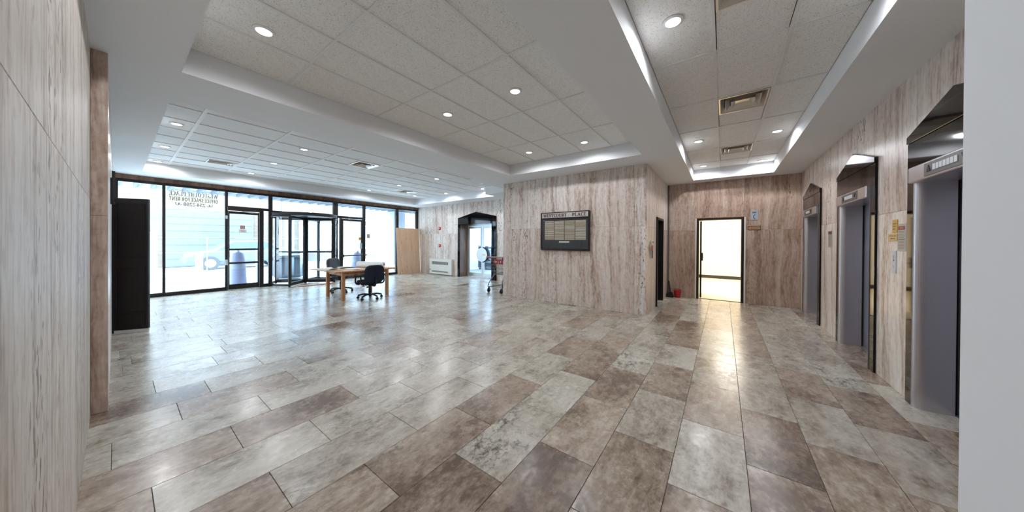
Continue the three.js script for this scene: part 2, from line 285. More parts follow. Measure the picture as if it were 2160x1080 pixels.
// ---- ceiling: drywall soffit with three coffers
const ceil = struct('ceiling', 'white drywall soffit with three recessed tile coffers', 'ceiling');
const c1 = { x0: -3.92, x1: -1.128, z0: -0.344, z1: -5.272 }, c3 = { x0: -0.584, x1: 0.852, z0: -0.9, z1: -8.158 };
const c2pts = [[-10.333, -0.337], [-10.333, -7.331], [-6.1, -7.331], [-6.1, -6.9], [-5.02, -6.9], [-5.02, -5.1], [-4.766, -5.1], [-4.766, -0.337]];
{
  const s = new THREE.Shape([[xW - 0.15, -0.45], [xE + 0.45, -0.45], [xE + 0.45, -zB + 0.17], [xW - 0.15, -zB + 0.17]].map(p => new THREE.Vector2(...p)));
  const hole = (pts) => s.holes.push(new THREE.Path(pts.map(([x, z]) => new THREE.Vector2(x, -z))));
  hole([[c1.x0, c1.z0], [c1.x1, c1.z0], [c1.x1, c1.z1], [c1.x0, c1.z1]]); hole([[c3.x0, c3.z0], [c3.x1, c3.z0], [c3.x1, c3.z1], [c3.x0, c3.z1]]); hole(c2pts);
  const g = new THREE.ExtrudeGeometry(s, { depth: C - S + 0.3, bevelEnabled: false }); g.rotateX(-Math.PI / 2); g.translate(0, S, 0);
  mesh('soffit', g, M.drywall, ceil);
  mesh('roof_deck', cb(xW - 0.2, xE + 0.6, C + 0.3, C + 0.5, zB - 0.3, 0.6), M.drywall, ceil);
}
const VENTS = [[0.178, -4.53, 0.47, 0.52], [0.178, -6.73, 0.47, 0.52], [0.178, -2.4, 0.47, 0.5], [-6.63, -3.33, 0.5, 0.46], [-8.98, -5.99, 0.54, 0.44], [-9.08, -1.39, 0.36, 0.46]];   // x, z, width, depth of the air diffusers
function around(r, out) {                          // the rectangle [x0, x1, z0, z1] without the air diffusers
  for (const [vx, vz, w, d] of VENTS) {
    const [x0, x1, z0, z1] = r, a = vx - w / 2, b = vx + w / 2, c = vz - d / 2, e = vz + d / 2;
    if (a < x1 - 0.01 && b > x0 + 0.01 && c < z1 - 0.01 && e > z0 + 0.01) {
      for (const q of [[x0, Math.min(a, x1), z0, z1], [Math.max(b, x0), x1, z0, z1], [Math.max(a, x0), Math.min(b, x1), z0, c], [Math.max(a, x0), Math.min(b, x1), e, z1]]) if (q[1] - q[0] > 0.02 && q[3] - q[2] > 0.02) around(q, out);
      return out;
    }
  }
  out.push(r); return out;
}
function grid(xs, zs, m, wx = 0.012, wz = 0.012) {
  for (let i = 0; i < xs.length - 1; i++) for (let j = 0; j < zs.length - 1; j++)
    for (const [x0, x1, z0, z1] of around([xs[i] + 0.004, xs[i + 1] - 0.004, zs[j + 1] + 0.004, zs[j] - 0.004], [])) mesh('ceiling_tile', cb(x0, x1, C + 0.004, C + 0.02, z0, z1, 0.002, rnd(), rnd()), m, ceil);
  const z0 = zs[zs.length - 1], z1 = zs[0];
  for (const x of xs.slice(1, -1)) mesh('ceiling_tee', cb(x - wx, x + wx, C - 0.006, C + 0.012, z0, z1, 0.001), M.tee, ceil);
  for (let i = 0; i < xs.length - 1; i++) for (const z of zs.slice(1, -1)) mesh('ceiling_tee', cb(xs[i] + wx, xs[i + 1] - wx, C - 0.005, C + 0.012, z - wz, z + wz, 0.001), M.tee, ceil);
}
grid([c1.x0, -3.27, -2.73, -2.185, -1.635, c1.x1], [c1.z0, -1.12, -2.14, -3.19, -4.25, c1.z1], M.tile);
grid([c3.x0, -0.075, 0.43, c3.x1], [c3.z0, -2.13, -3.19, -4.25, -5.3, -6.45, -7.5, c3.z1], M.tile);
grid([-10.333, -9.87, -9.28, -8.69, -8.1, -7.5, -6.92, -6.34, -5.72, -4.766], [-0.337, -0.71, -1.65, -2.6, -3.58, -4.54, -5.5, -6.46, -7.331], M.flatTile, 0.008, 0.02);

// ---- window wall
const F = M.frame, fx0 = xW - 0.09, fx1 = xW + 0.0;
function pane(parent, z0, z1, y0, y1, x = xW - 0.05) { return mesh('pane', new THREE.BoxGeometry(0.006, y1 - y0, Math.abs(z1 - z0)).translate(x, (y0 + y1) / 2, (z0 + z1) / 2), M.glass, parent); }
const GT = 2.72, GB = 0.09;
const lintel = struct('trim_1', 'narrow brown stone band above the shopfront glazing', 'trim');
mesh('stone_band', cb(xW - 0.1, xW + 0.02, 2.785, S + 0.03, zF, zL, 0.003, 0.4, 0.7), M.bark, lintel);
const mull = (p, z0, z1, y0 = 0, y1 = 2.785, ex = 0) => mesh('mullion', cb(fx0, fx1 + ex, y0, y1, z0, z1, 0.004), F, p);
const rail = (p, z0, z1, y0, y1) => mesh('rail', cb(fx0, fx1, y0, y1, z0, z1, 0.004), F, p);
{
  const spec = [
    ['window_1', 'narrow shopfront window beside the standing black door', 0.035, -0.02, -0.66, -0.71], ['window_2', 'large shopfront window with gold reversed lettering', null, null, -0.71, -1.765, -1.82],
    ['window_3', 'wide clear shopfront window between the right glass door and the plywood', null, null, -5.63, -6.92, -7.03], ['window_4', 'shopfront corner window partly covered by leaning plywood', null, null, -7.03, -7.89, zF + 0.001]];
  const w1 = struct('window_1', spec[0][1], 'window'); mull(w1, 0.04, -0.02); rail(w1, -0.02, -0.66, 0, GB); rail(w1, -0.02, -0.66, GT, 2.785); pane(w1, -0.02, -0.66, GB, GT); mull(w1, -0.66, -0.71);
  for (const [n, l, , , a, b, c] of spec.slice(1)) { const w = struct(n, l, 'window'); rail(w, a, b, 0, GB); rail(w, a, b, GT, 2.785); pane(w, a, b, GB, GT); mull(w, b, c); }
  // transom and sidelights round the left door
  const w5 = struct('window_5', 'transom and slim sidelight framing the left glass door', 'window');
  rail(w5, -1.82, -2.71, GT, 2.785); pane(w5, -1.82, -2.71, 2.34, GT); rail(w5, -1.82, -2.71, 2.27, 2.34); mull(w5, -2.5, -2.59, 0, 2.27); rail(w5, -2.59, -2.71, 0, GB); pane(w5, -2.59, -2.71, GB, 2.27); mull(w5, -2.71, -2.8);
  const w6 = struct('window_6', 'wide transom pane above the revolving door', 'window');
  rail(w6, -2.8, -4.5, GT, 2.785); pane(w6, -2.8, -4.5, 2.3, GT); rail(w6, -2.8, -4.5, 2.18, 2.3);
  const w7 = struct('window_7', 'transom and slim sidelight framing the right glass door', 'window');
  mull(w7, -4.5, -4.65); rail(w7, -4.65, -5.54, GT, 2.785); pane(w7, -4.65, -5.54, 2.28, GT); rail(w7, -4.65, -5.54, 2.2, 2.28); mull(w7, -4.72, -4.78, 0, 2.2); rail(w7, -4.65, -4.72, 0, GB); pane(w7, -4.65, -4.72, GB, 2.2); mull(w7, -5.54, -5.63);
}
function glassDoor(name, label, z0, z1, top, bars, stile = 0.05) {      // z0 > z1
  const d = struct(name, label, 'door'), x0 = xW - 0.075, x1 = xW - 0.02;
  mesh('stile', cb(x0, x1, 0.01, top, z0 - 0.005, z0 - stile), F, d); mesh('stile', cb(x0, x1, 0.01, top, z1 + 0.005, z1 + stile), F, d);
  mesh('rail', cb(x0, x1, 0.01, 0.15, z0 - stile, z1 + stile), F, d); mesh('rail', cb(x0, x1, top - 0.07, top, z0 - stile, z1 + stile), F, d);
  pane(d, z0 - stile, z1 + stile, 0.15, top - 0.07);
  for (const y of bars) mesh('push_bar', cb(xW - 0.03, xW + 0.02, y - 0.025, y + 0.025, z0 - 0.02, z1 + 0.02, 0.008), F, d);
  return d;
}
{
  const d = glassDoor('door_1', 'dark framed glass door with two push bars and red notice', -1.825, -2.495, 2.2, [1.13, 0.75], 0.03);
  mesh('closer_box', cb(xW - 0.03, xW + 0.1, 2.215, 2.335, -1.8, -2.52, 0.01), F, d);
  mesh('closer_arm', bar([xW + 0.02, 2.17, -2.45], [xW + 0.1, 2.2, -2.1], 0.012), M.chrome, d);
  mesh('key_switch', cb(xW, xW + 0.03, 1.98, 2.07, -1.77, -1.81, 0.005), M.alu, d); mesh('lock_case', cb(xW, xW + 0.035, 0.7, 0.85, -1.77, -1.81, 0.005), M.alu, d);
  const e = glassDoor('door_2', 'dark framed glass door with a single long panic bar', -4.785, -5.535, 2.19, [], 0.05);
  mesh('panic_bar', bar([xW + 0.06, 0.845, -4.68], [xW + 0.06, 0.86, -5.66], 0.018), F, e); mesh('bar_bracket', cb(xW - 0.03, xW + 0.08, 0.81, 0.89, -4.79, -4.83), F, e); mesh('bar_bracket', cb(xW - 0.03, xW + 0.08, 0.82, 0.9, -5.49, -5.53), F, e);
  mesh('closer_box', cb(xW - 0.03, xW + 0.06, 2.11, 2.17, -5.0, -5.5, 0.01), F, e);
  mesh('lock_plate', cb(xW - 0.02, xW + 0.01, 1.42, 1.52, -5.38, -5.45, 0.003), M.brass, e); mesh('lock_case', cb(xW - 0.02, xW + 0.02, 1.1, 1.3, -5.42, -5.49, 0.003), M.bluegrey, e);
}
// ---- revolving door
{
  const cx = xW + 0.03, cz = -3.65, R = 0.85;
  const t = thing('revolving_door', 'dark framed glass revolving door with four wings', 'revolving door', [cx, 0, cz]);
  mesh('shaft', bar([0, 0, 0], [0, 2.18, 0], 0.035, 12), F, t);
  for (let k = 0; k < 4; k++) {
    const w = new THREE.Group(); w.name = 'wing'; w.rotation.y = Math.PI / 4 + k * Math.PI / 2; t.add(w);
    mesh('stile', cb(R - 0.06, R, 0.03, 2.14, -0.025, 0.025, 0.005), F, w); mesh('stile', cb(0.035, 0.075, 0.03, 2.14, -0.022, 0.022, 0.005), F, w);
    mesh('rail', cb(0.075, R - 0.06, 0.03, 0.13, -0.022, 0.022, 0.005), F, w); mesh('rail', cb(0.075, R - 0.06, 2.06, 2.14, -0.022, 0.022, 0.005), F, w); mesh('push_rail', cb(0.075, R - 0.06, 1.0, 1.045, -0.03, 0.03, 0.008), F, w);
    mesh('pane', new THREE.BoxGeometry(R - 0.135, 1.93, 0.006).translate((R + 0.015) / 2, 1.095, 0), M.glass, w);
  }
  mesh('canopy_disc', new THREE.CylinderGeometry(R + 0.04, R + 0.04, 0.1, 48).translate(0, 2.2, 0), F, t);
  for (const s of [-1, 1]) {                     // curved side enclosures, from inner tip to outer tip
    const st = s > 0 ? -Math.PI / 4 : Math.PI * 3 / 4, g = new THREE.CylinderGeometry(R + 0.02, R + 0.02, 1.98, 20, 1, true, st, Math.PI / 2);
    mesh('curved_pane', g.translate(0, 1.12, 0), M.glass, t);
    const arc = (y, h) => { const pts = []; for (let i = 0; i <= 12; i++) { const a = st + i / 12 * Math.PI / 2; pts.push([Math.sin(a) * (R + 0.02), y, Math.cos(a) * (R + 0.02)]); } return tube(pts, h, 24, 6); };
    mesh('curved_rail', arc(0.06, 0.035), F, t); mesh('curved_rail', arc(2.12, 0.03), F, t);
    for (const a of [st, st + Math.PI / 2]) { const px = Math.sin(a) * (R + 0.02), pz = Math.cos(a) * (R + 0.02); mesh('enclosure_post', cb(px - 0.025, px + 0.025, 0, 2.15, pz - 0.025, pz + 0.025, 0.005), F, t); }
  }
}
mesh('threshold_strip', cb(-10.32, -10.24, 0, 0.025, -3.2, -4.25, 0.004), M.wood).userData = { label: 'thin wooden strip lying on the floor before the revolving door', category: 'wood strip' };

// ---- back room behind the lit doorway
const br = struct('wall_outer', 'cream painted room beyond the lit doorway', 'wall');
const bz = -13.9;
mesh('plaster_wall', cb(-2.6, 3.2, -0.1, 3.3, bz - 0.2, bz), M.cream, br); mesh('plaster_wall', cb(-2.7, -2.5, -0.1, 3.3, bz, zB - 0.17), M.cream, br); mesh('plaster_wall', cb(3.1, 3.3, -0.1, 3.3, bz, zB - 0.17), M.cream, br);
mesh('plaster_wall', [cb(-2.6, xDs - 0.15, -0.1, 3.2, zB - 0.3, zB - 0.17), cb(xE + 0.3, 3.2, -0.1, 3.2, zB - 0.3, zB - 0.17)], M.cream, br);
mesh('plaster_ceiling', cb(-2.7, 3.3, 2.95, 3.3, bz, zB - 0.17), M.white, br); mesh('cream_floor', cb(-2.7, 3.3, -0.2, -0.002, bz, zB - 0.16), M.creamFloor, br); mesh('baseboard', cb(-2.5, 3.1, 0, 0.12, bz, bz + 0.02), M.darkBase, br);
mesh('outlet_plate', cb(0.32, 0.4, 0.5, 0.62, bz, bz + 0.01), M.white).userData = { label: 'white outlet plate low on the cream back room wall', category: 'outlet' };
const d3 = struct('door_3', 'dark bronze door frame with open leaf at the lit doorway', 'door');
mesh('jamb', cb(DL, DL + 0.045, 0, DT - 0.045, zB - 0.19, zB + 0.012), F, d3); mesh('jamb', cb(DR - 0.05, DR, 0, DT - 0.045, zB - 0.19, zB + 0.012), F, d3); mesh('head_jamb', cb(DL, DR, DT - 0.05, DT, zB - 0.19, zB + 0.012), F, d3);
mesh('casing', cb(DL - 0.012, DR + 0.03, DT, DT + 0.018, zB, zB + 0.015), M.wood, d3); mesh('casing', cb(DR, DR + 0.03, 0, DT, zB, zB + 0.012), M.cream, d3); mesh('casing', cb(DL - 0.03, DL, 0, DT, zB, zB + 0.012), M.cream, d3);
{ const leaf = mesh('leaf', cb(0, 0.04, 0.01, DT - 0.06, -0.86, 0, 0.004), F, d3); leaf.position.set(DL + 0.06, 0, zB - 0.2); leaf.rotation.y = 0.05; const h = mesh('lock_case', cb(0.04, 0.07, 0.9, 1.12, -0.84, -0.76, 0.004), M.black, leaf); mesh('lever', bar([0.05, 1.0, -0.8], [0.1, 1.0, -0.8], 0.01), M.chrome, h); }
// ---- dark door in the side of the block
const d4 = struct('door_4', 'black side door recessed beside the directory block', 'door');
mesh('jamb', cb(xDs - 0.2, xDs + 0.03, 0, SDT, SD0 - 0.05, SD0, 0.005), M.black, d4); mesh('jamb', cb(xDs - 0.2, xDs + 0.015, 0, SDT, SD1, SD1 + 0.05, 0.005), M.black, d4); mesh('head_jamb', cb(xDs - 0.2, xDs + 0.02, SDT - 0.05, SDT, SD1 + 0.05, SD0 - 0.05, 0.005), M.black, d4);
mesh('leaf', cb(xDs - 0.14, xDs - 0.1, 0.01, SDT - 0.05, SD1 + 0.05, SD0 - 0.05), M.black, d4); mesh('knob', new THREE.SphereGeometry(0.03, 12, 8).translate(xDs - 0.07, 0.95, SD0 - 0.12), M.black, d4);
const tr2 = struct('trim_2', 'grey metal corner strip beside the end wall', 'trim'); mesh('strip', cb(xDs, xDs + 0.03, 0, S, zB + 0.001, zB + 0.06), std({ color: 0x6e665f, roughness: 0.4, metalness: 0.6 }), tr2);

// ---- gabled granite entrance in the far wall
{
  const d = struct('door_5', 'black granite gabled entrance with double glass doors', 'door'), zg = zF, am = (AL + AR) / 2;
  mesh('granite_jamb', cb(AL, AI0, 0, AH, zg, zg + 0.05), M.granite, d); mesh('granite_jamb', cb(AI1, AR, 0, AH, zg, zg + 0.05), M.granite, d);
  mesh('granite_header', cb(AL, AR, AH, 2.2, zg, zg + 0.05), M.granite, d);
  mesh('granite_gable', poly([[AL, 2.2], [AR, 2.2], [AR, 2.31], [am, 2.51], [AL, 2.31]], 0.05).translate(0, 0, zg), M.granite, d);
  const zd = zF - 0.42;
  mesh('wood_lining', cb(AI0 - 0.04, AI0, 0, AH + 0.04, zd - 0.05, zg), M.bark, d); mesh('granite_lining', cb(AI1, AI1 + 0.04, 0, AH + 0.04, zd - 0.05, zg), M.granite, d); mesh('granite_soffit', cb(AI0, AI1, AH, AH + 0.04, zd - 0.05, zg), M.granite, d);
  const lw = (AI1 - AI0 - 0.1) / 2, a0 = AI0 + 0.05;
  mesh('door_frame', [cb(AI0, a0, 0, AH, zd - 0.04, zd + 0.03), cb(AI1 - 0.05, AI1, 0, AH, zd - 0.04, zd + 0.03), cb(a0, AI1 - 0.05, AH - 0.05, AH, zd - 0.04, zd + 0.03)], M.alu, d);
  for (let k = 0; k < 2; k++) {
    const l = new THREE.Group(); l.name = 'leaf'; l.position.set(a0 + k * lw, 0, zd); d.add(l); const w = lw - 0.004;
    mesh('stile', cb(0.004, 0.07, 0.01, AH - 0.055, -0.02, 0.02), M.alu, l); mesh('stile', cb(w - 0.066, w, 0.01, AH - 0.055, -0.02, 0.02), M.alu, l); mesh('rail', cb(0.07, w - 0.066, 0.01, 0.16, -0.02, 0.02), M.alu, l); mesh('rail', cb(0.07, w - 0.066, AH - 0.14, AH - 0.055, -0.02, 0.02), M.alu, l);
    mesh('pane', new THREE.BoxGeometry(w - 0.136, AH - 0.3, 0.006).translate(w / 2, (AH + 0.02) / 2, 0), M.glass, l);
    const disc = new THREE.CylinderGeometry(0.27, 0.27, 0.025, 40, 1, false, k ? 0 : Math.PI, Math.PI); disc.rotateX(Math.PI / 2); disc.translate(k ? 0.004 : w, 0.88, 0.07);
    mesh('pull_disc', disc, M.alu, l); mesh('disc_spacer', bar([k ? 0.1 : w - 0.1, 0.88, 0.02], [k ? 0.1 : w - 0.1, 0.88, 0.06], 0.03, 10), M.black, l);
    if (k) { const b2 = new THREE.CylinderGeometry(0.3, 0.3, 0.012, 40, 1, false, 0, Math.PI); b2.rotateX(Math.PI / 2); b2.translate(0.02, 0.88, 0.045); mesh('back_disc', b2, M.black, l); mesh('brass_tag', cb(0.03, 0.2, 0.86, 0.9, 0.082, 0.086, 0.001), M.brass, l); }
  }
  mesh('notice', cb(-7.1, -6.92, 1.3, 1.62, zd + 0.004, zd + 0.007, 0.001), M.paper).userData = { label: 'white paper notice taped to the gabled entrance glass', category: 'notice' };
  // shop space beyond, with its own window to the street
  const v = struct('wall_beyond', 'bright shop space beyond the gabled glass doors', 'wall');
  mesh('side_wall', cb(-11.2, -11.0, -0.1, 3.2, -12.2, zF - 0.5), M.white, v); mesh('side_wall', cb(-5.0, -4.8, -0.1, 3.2, -12.2, zF - 0.5), M.white, v); mesh('shop_ceiling', cb(-11.2, -4.8, 2.95, 3.2, -12.2, zF - 0.5), M.white, v); mesh('shop_floor', cb(-11.2, -4.8, -0.2, -0.002, -12.2, zF - 0.03), M.concrete, v);
  for (const x of [-11.0, -9.8, -8.6, -7.4, -6.2, -5.06]) mesh('mullion', cb(x, x + 0.06, 0, 2.95, -12.2, -12.1), F, v);
  mesh('rail', cb(-11, -5, 0, 0.5, -12.2, -12.1), M.bluegrey, v); for (let i = 0; i < 5; i++) mesh('pane', new THREE.BoxGeometry(1.14, 2.45, 0.006).translate(-10.37 + 1.2 * i, 1.725, -12.15), M.glass, v);
}

for (const [x, w, h, l] of [[-9.6, 1.0, 1.15, 'tall blue-grey cabinet in the shop behind the glass doors'], [-8.2, 1.2, 0.85, 'low blue-grey counter in the shop behind the glass doors']]) {
  const t = thing('shop_cabinet', l, 'cabinet', [x, 0, -11.2]); mesh('carcass', cb(-w / 2, w / 2, 0.04, h, -0.3, 0.3, 0.01), M.bluegrey, t); mesh('worktop', cb(-w / 2 - 0.02, w / 2 + 0.02, h, h + 0.04, -0.32, 0.32, 0.006), M.alu, t); mesh('plinth', cb(-w / 2 + 0.03, w / 2 - 0.03, 0, 0.04, -0.28, 0.27), M.slot, t);
  for (const s of [-1, 1]) { const d = mesh('door', cb(s < 0 ? -w / 2 + 0.02 : 0.01, s < 0 ? -0.01 : w / 2 - 0.02, 0.08, h - 0.04, 0.3, 0.315, 0.003), M.panel, t); mesh('handle', bar([s * 0.06, h * 0.5, 0.335], [s * 0.06, h * 0.5 + 0.15, 0.335], 0.008), M.chrome, d); }
}
// ================================================================ LIGHT FITTINGS
function downlight(x, z, label, group) {
  const t = thing('downlight', label, 'downlight', [x, C, z], 0, group);
  const ring = new THREE.LatheGeometry([[0.052, -0.004], [0.056, -0.012], [0.072, -0.006], [0.076, 0], [0.052, 0]].map(p => new THREE.Vector2(...p)), 28); mesh('trim_ring', ring, M.white, t);
  mesh('lamp_lens', new THREE.CylinderGeometry(0.053, 0.053, 0.006, 28).translate(0, -0.006, 0), std({ color: 0xffffff, emissive: 0xffffff, emissiveIntensity: 6 }), t);
  const l = new THREE.SpotLight(0xf7f9ff, LAMP, 0, 1.51, 0.25); l.position.set(0, -0.02, 0); l.target.position.set(0, -1, 0); t.add(l.target); l.shadow.radius = 2.2; l.castShadow = true; t.add(l);
}
for (const [x, z] of [[-3.08, -0.72], [-1.94, -0.72], [-1.94, -2.7], [-3.04, -2.66], [-3.04, -4.7], [-1.95, -4.77]]) downlight(x, z, 'round recessed downlight in the middle tile coffer', 'downlights of the middle coffer');
for (const [x, z] of [[-0.33, -2.57], [0.65, -2.6], [-0.35, -5.85], [0.66, -6.0], [-0.37, -7.78], [0.645, -7.95]]) downlight(x, z, 'round recessed downlight in the elevator lobby coffer', 'downlights of the elevator lobby');
for (const [x, z] of [[-6.6, -0.53], [-8.38, -0.53], [-10.1, -0.54], [-6.43, -2.1], [-8.14, -2.08], [-9.84, -2.05], [-6.4, -5.22], [-8.13, -5.17], [-9.76, -5.08], [-9.49, -6.7], [-8.08, -7.0], [-6.36, -7.05]]) downlight(x, z, 'small recessed downlight in the coffer beside the shopfront', 'downlights of the shopfront coffer');
for (const [x, z] of [[-1.2, -10.2], [1.6, -10.2], [0.2, -12.4]]) {
  const t = thing('ceiling_light_panel', 'glowing ceiling light panel in the cream back room', 'ceiling light', [x, 2.95, z], 0, 'back room light panels');
  mesh('panel_frame', cb(-0.32, 0.32, -0.03, 0, -0.62, 0.62), M.white, t); mesh('lamp_diffuser', cb(-0.29, 0.29, -0.034, -0.028, -0.59, 0.59), std({ color: 0xffffff, emissive: 0xfff1d8, emissiveIntensity: 3 }), t);
  const l = new THREE.RectAreaLight(0xfff6e8, BACKROOM, 0.58 * K, 1.18 * K); l.position.set(0, -0.05, 0); l.rotation.x = -Math.PI / 2; t.add(l);
}
// ---- air diffusers
function diffuser([x, z, w, d], label) {
  const t = thing('air_diffuser', label, 'air vent', [x, C, z]), mm = std({ color: 0xd8d2c8, roughness: 0.3, metalness: 0.5 });
  const ringf = (a, b, y0, y1) => { const s = new THREE.Shape([[-a, -a], [a, -a], [a, a], [-a, a]].map(p => new THREE.Vector2(...p))); s.holes.push(new THREE.Path([[-b, -b], [b, -b], [b, b], [-b, b]].map(p => new THREE.Vector2(...p)))); const g = new THREE.ExtrudeGeometry(s, { depth: y1 - y0, bevelEnabled: false }); g.rotateX(-Math.PI / 2); g.translate(0, y0, 0); return g; };
  const cone = (a0, a1, y0, y1) => { const g = new THREE.CylinderGeometry(a1 * Math.SQRT2, a0 * Math.SQRT2, y1 - y0, 4, 1, true); g.rotateY(Math.PI / 4); g.translate(0, (y0 + y1) / 2, 0); const q = g.toNonIndexed(); q.computeVertexNormals(); return q; };
  const sc = (g) => g.scale(w, 1, d);
  mesh('face_frame', sc(ringf(0.5, 0.465, -0.01, 0.002)), mm, t);
  mesh('outer_vane', sc(cone(0.465, 0.38, -0.008, 0.045)), mm, t); mesh('middle_vane', sc(cone(0.36, 0.26, -0.016, 0.035)), mm, t); mesh('inner_vane', sc(cone(0.24, 0.15, -0.02, 0.02)), mm, t); mesh('centre_plate', sc(cb(-0.15, 0.15, 0.018, 0.022, -0.15, 0.15, 0.001)), mm, t);
  const H = 0.27, e = 0.47; mesh('duct_wall', [cb(-e, -e + 0.01, 0.003, H, -e, e), cb(e - 0.01, e, 0.003, H, -e, e), cb(-e, e, 0.003, H, -e, -e + 0.01), cb(-e, e, 0.003, H, e - 0.01, e), cb(-e, e, H, H + 0.01, -e, e)].map(sc), mm, t);
}
['square stepped air diffuser in the lobby coffer facing the middle elevator', 'square stepped air diffuser close to the lobby end wall', 'square stepped air diffuser in the lobby coffer above the nearest elevator', 'square air diffuser in shopfront coffer above the table', 'air diffuser in shopfront coffer near the plywood corner', 'air diffuser in shopfront coffer above the lettered window'].forEach((l, i) => diffuser(VENTS[i], l));

// ================================================================ ELEVATORS
function elevator(zc, label) {
  const t = thing('elevator_entrance', label, 'elevator', [xE, 0, zc], 0, undefined), W = EW, o = EO, pr = -0.02;
  mesh('granite_jamb', cb(pr, 0, 0, 2.04, -W, -o), M.granite, t); mesh('granite_jamb', cb(pr, 0, 0, 2.04, o, W), M.granite, t); mesh('granite_header', cb(pr, 0, 2.04, 2.27, -W, W), M.granite, t);
  const gb = poly([[-W, 2.272], [W, 2.272], [W, 2.33], [0, 2.52], [-W, 2.33]], 0.028); gb.rotateY(-Math.PI / 2); gb.translate(0, 0, 0);   // x -> z, depth -> -x
  mesh('granite_gable', gb, M.granite, t);
  const J = (s) => { const sh = new THREE.Shape(); sh.moveTo(-0.026, 0); sh.quadraticCurveTo(-0.026, 0.03, 0.03, 0.035); sh.lineTo(0.185, 0.035); sh.lineTo(0.185, 0); sh.lineTo(-0.026, 0); const g = new THREE.ExtrudeGeometry(sh, { depth: 1.91, bevelEnabled: false, curveSegments: 8 }); g.rotateX(-Math.PI / 2); if (s > 0) { /* far side faces +z */ g.scale(1, 1, -1); const ix = g.index; const p = g.attributes.position; for (let i = 0; i < p.count; i += 3) { for (const a of ['position', 'normal', 'uv']) { const q = g.attributes[a], n = q.itemSize; for (let k = 0; k < n; k++) { const A = q.array[i * n + k]; q.array[i * n + k] = q.array[(i + 1) * n + k]; q.array[(i + 1) * n + k] = A; } } } g.computeVertexNormals(); g.translate(0, 0, -o); } else g.translate(0, 0, o); return g; };
  mesh('steel_jamb', J(1), M.steel, t); mesh('steel_jamb', J(-1), M.steel, t);
  const h = mesh('steel_header', cb(-0.055, 0.2, 1.91, 2.04, -o, o, 0.006), M.steel, t);
  const ip = mesh('indicator_panel', cb(-0.059, -0.056, 1.925, 2.025, -0.27, 0.27, 0.001), std({ color: 0x6f6f6e, roughness: 0.4, metalness: 0.6 }), t);
  for (let i = 0; i < 7; i++) mesh('floor_light', cb(-0.063, -0.059, 1.955, 2.0, -0.145 + i * 0.042, -0.113 + i * 0.042, 0.001), std({ color: 0xd6dbde, roughness: 0.4 }), ip);
  for (const s of [-1, 1]) { const a = poly(s < 0 ? [[-0.23, 1.955], [-0.18, 1.955], [-0.205, 2.005]] : [[0.18, 2.005], [0.205, 1.955], [0.23, 2.005]], 0.004, 0.0005); a.rotateY(-Math.PI / 2); a.translate(-0.059, 0, 0); mesh('arrow_light', a, M.slot, ip); }
  mesh('door_panel', cb(0.205, 0.23, 0.006, 1.94, -o, 0.0, 0.003), M.steelDoor, t); mesh('door_panel', cb(0.218, 0.243, 0.006, 1.94, 0.004, o, 0.003), M.steelDoor, t);
  mesh('sill', cb(0.19, 0.3, -0.002, 0.005, -o, o, 0.001), M.steelDoor, t); mesh('shaft_back', cb(0.25, 0.3, 0.006, 2.04, -o, o), M.black, t);
}
elevator(EL[0], 'stainless elevator entrance beside the brown end wall'); elevator(EL[1], 'stainless elevator entrance between the other two elevators'); elevator(EL[2], 'stainless elevator entrance next to the white wall end');

// ---- wall signs by the elevators (thin plates on the wall, print on the face)
function plate(name, label, category, pl, a0, a1, y0, y1, at, out, tex, side, th = 0.006) {
  const t = thing(name, label, category, [0, 0, 0]); const fr = at + out * th;
  mesh('plate', pl === 'x' ? cb(at, fr, y0, y1, a0, a1, 0.001) : cb(a0, a1, y0, y1, at, fr, 0.001), side ?? M.alu, t);
  const g = new THREE.PlaneGeometry(Math.abs(a1 - a0) - 0.004, y1 - y0 - 0.004); if (pl === 'x') g.rotateY(out * Math.PI / 2); else if (out < 0) g.rotateY(Math.PI);
  g.translate(pl === 'x' ? fr + out * 0.0006 : (a0 + a1) / 2, (y0 + y1) / 2, pl === 'x' ? (a0 + a1) / 2 : fr + out * 0.0006); mesh('print', g, std({ map: tex, roughness: 0.5 }), t); return t;
}
const lines = (x, w, y0, n, dy, c, m = 10) => { x.fillStyle = c; for (let i = 0; i < n; i++) x.fillRect(m, y0 + i * dy, w - 2 * m - (i % 3) * 14, dy * 0.35); };
plate('gold_notice_plate', 'upper gold notice plate beside the nearest elevator', 'sign', 'x', -4.468, -4.366, 1.498, 1.625, xE, -1, canvasTex(128, 160, (x, w, h) => { x.fillStyle = '#d3ab5c'; x.fillRect(0, 0, w, h); lines(x, w, 42, 3, 34, '#8a6a34', 16); }), M.brass);
plate('emergency_placard', 'tall grey emergency placard with a red heading', 'sign', 'x', -4.352, -4.21, 1.327, 1.582, xE, -1, canvasTex(160, 280, (x, w, h) => { x.fillStyle = '#b9b3a6'; x.fillRect(0, 0, w, h); x.fillStyle = '#8e1f26'; x.fillRect(10, 26, w - 20, 38); x.fillStyle = '#e8c8c0'; x.font = 'bold 15px sans-serif'; x.textAlign = 'center'; x.fillText('EMERGENCY', w / 2, 42); x.fillText('PROCEDURE', w / 2, 59); lines(x, w, 78, 5, 15, '#8b8378'); lines(x, w, 158, 1, 16, '#5e4a44'); lines(x, w, 178, 2, 13, '#8b8378'); lines(x, w, 210, 2, 13, '#a8585a'); lines(x, w, 240, 2, 13, '#8b8378'); }));
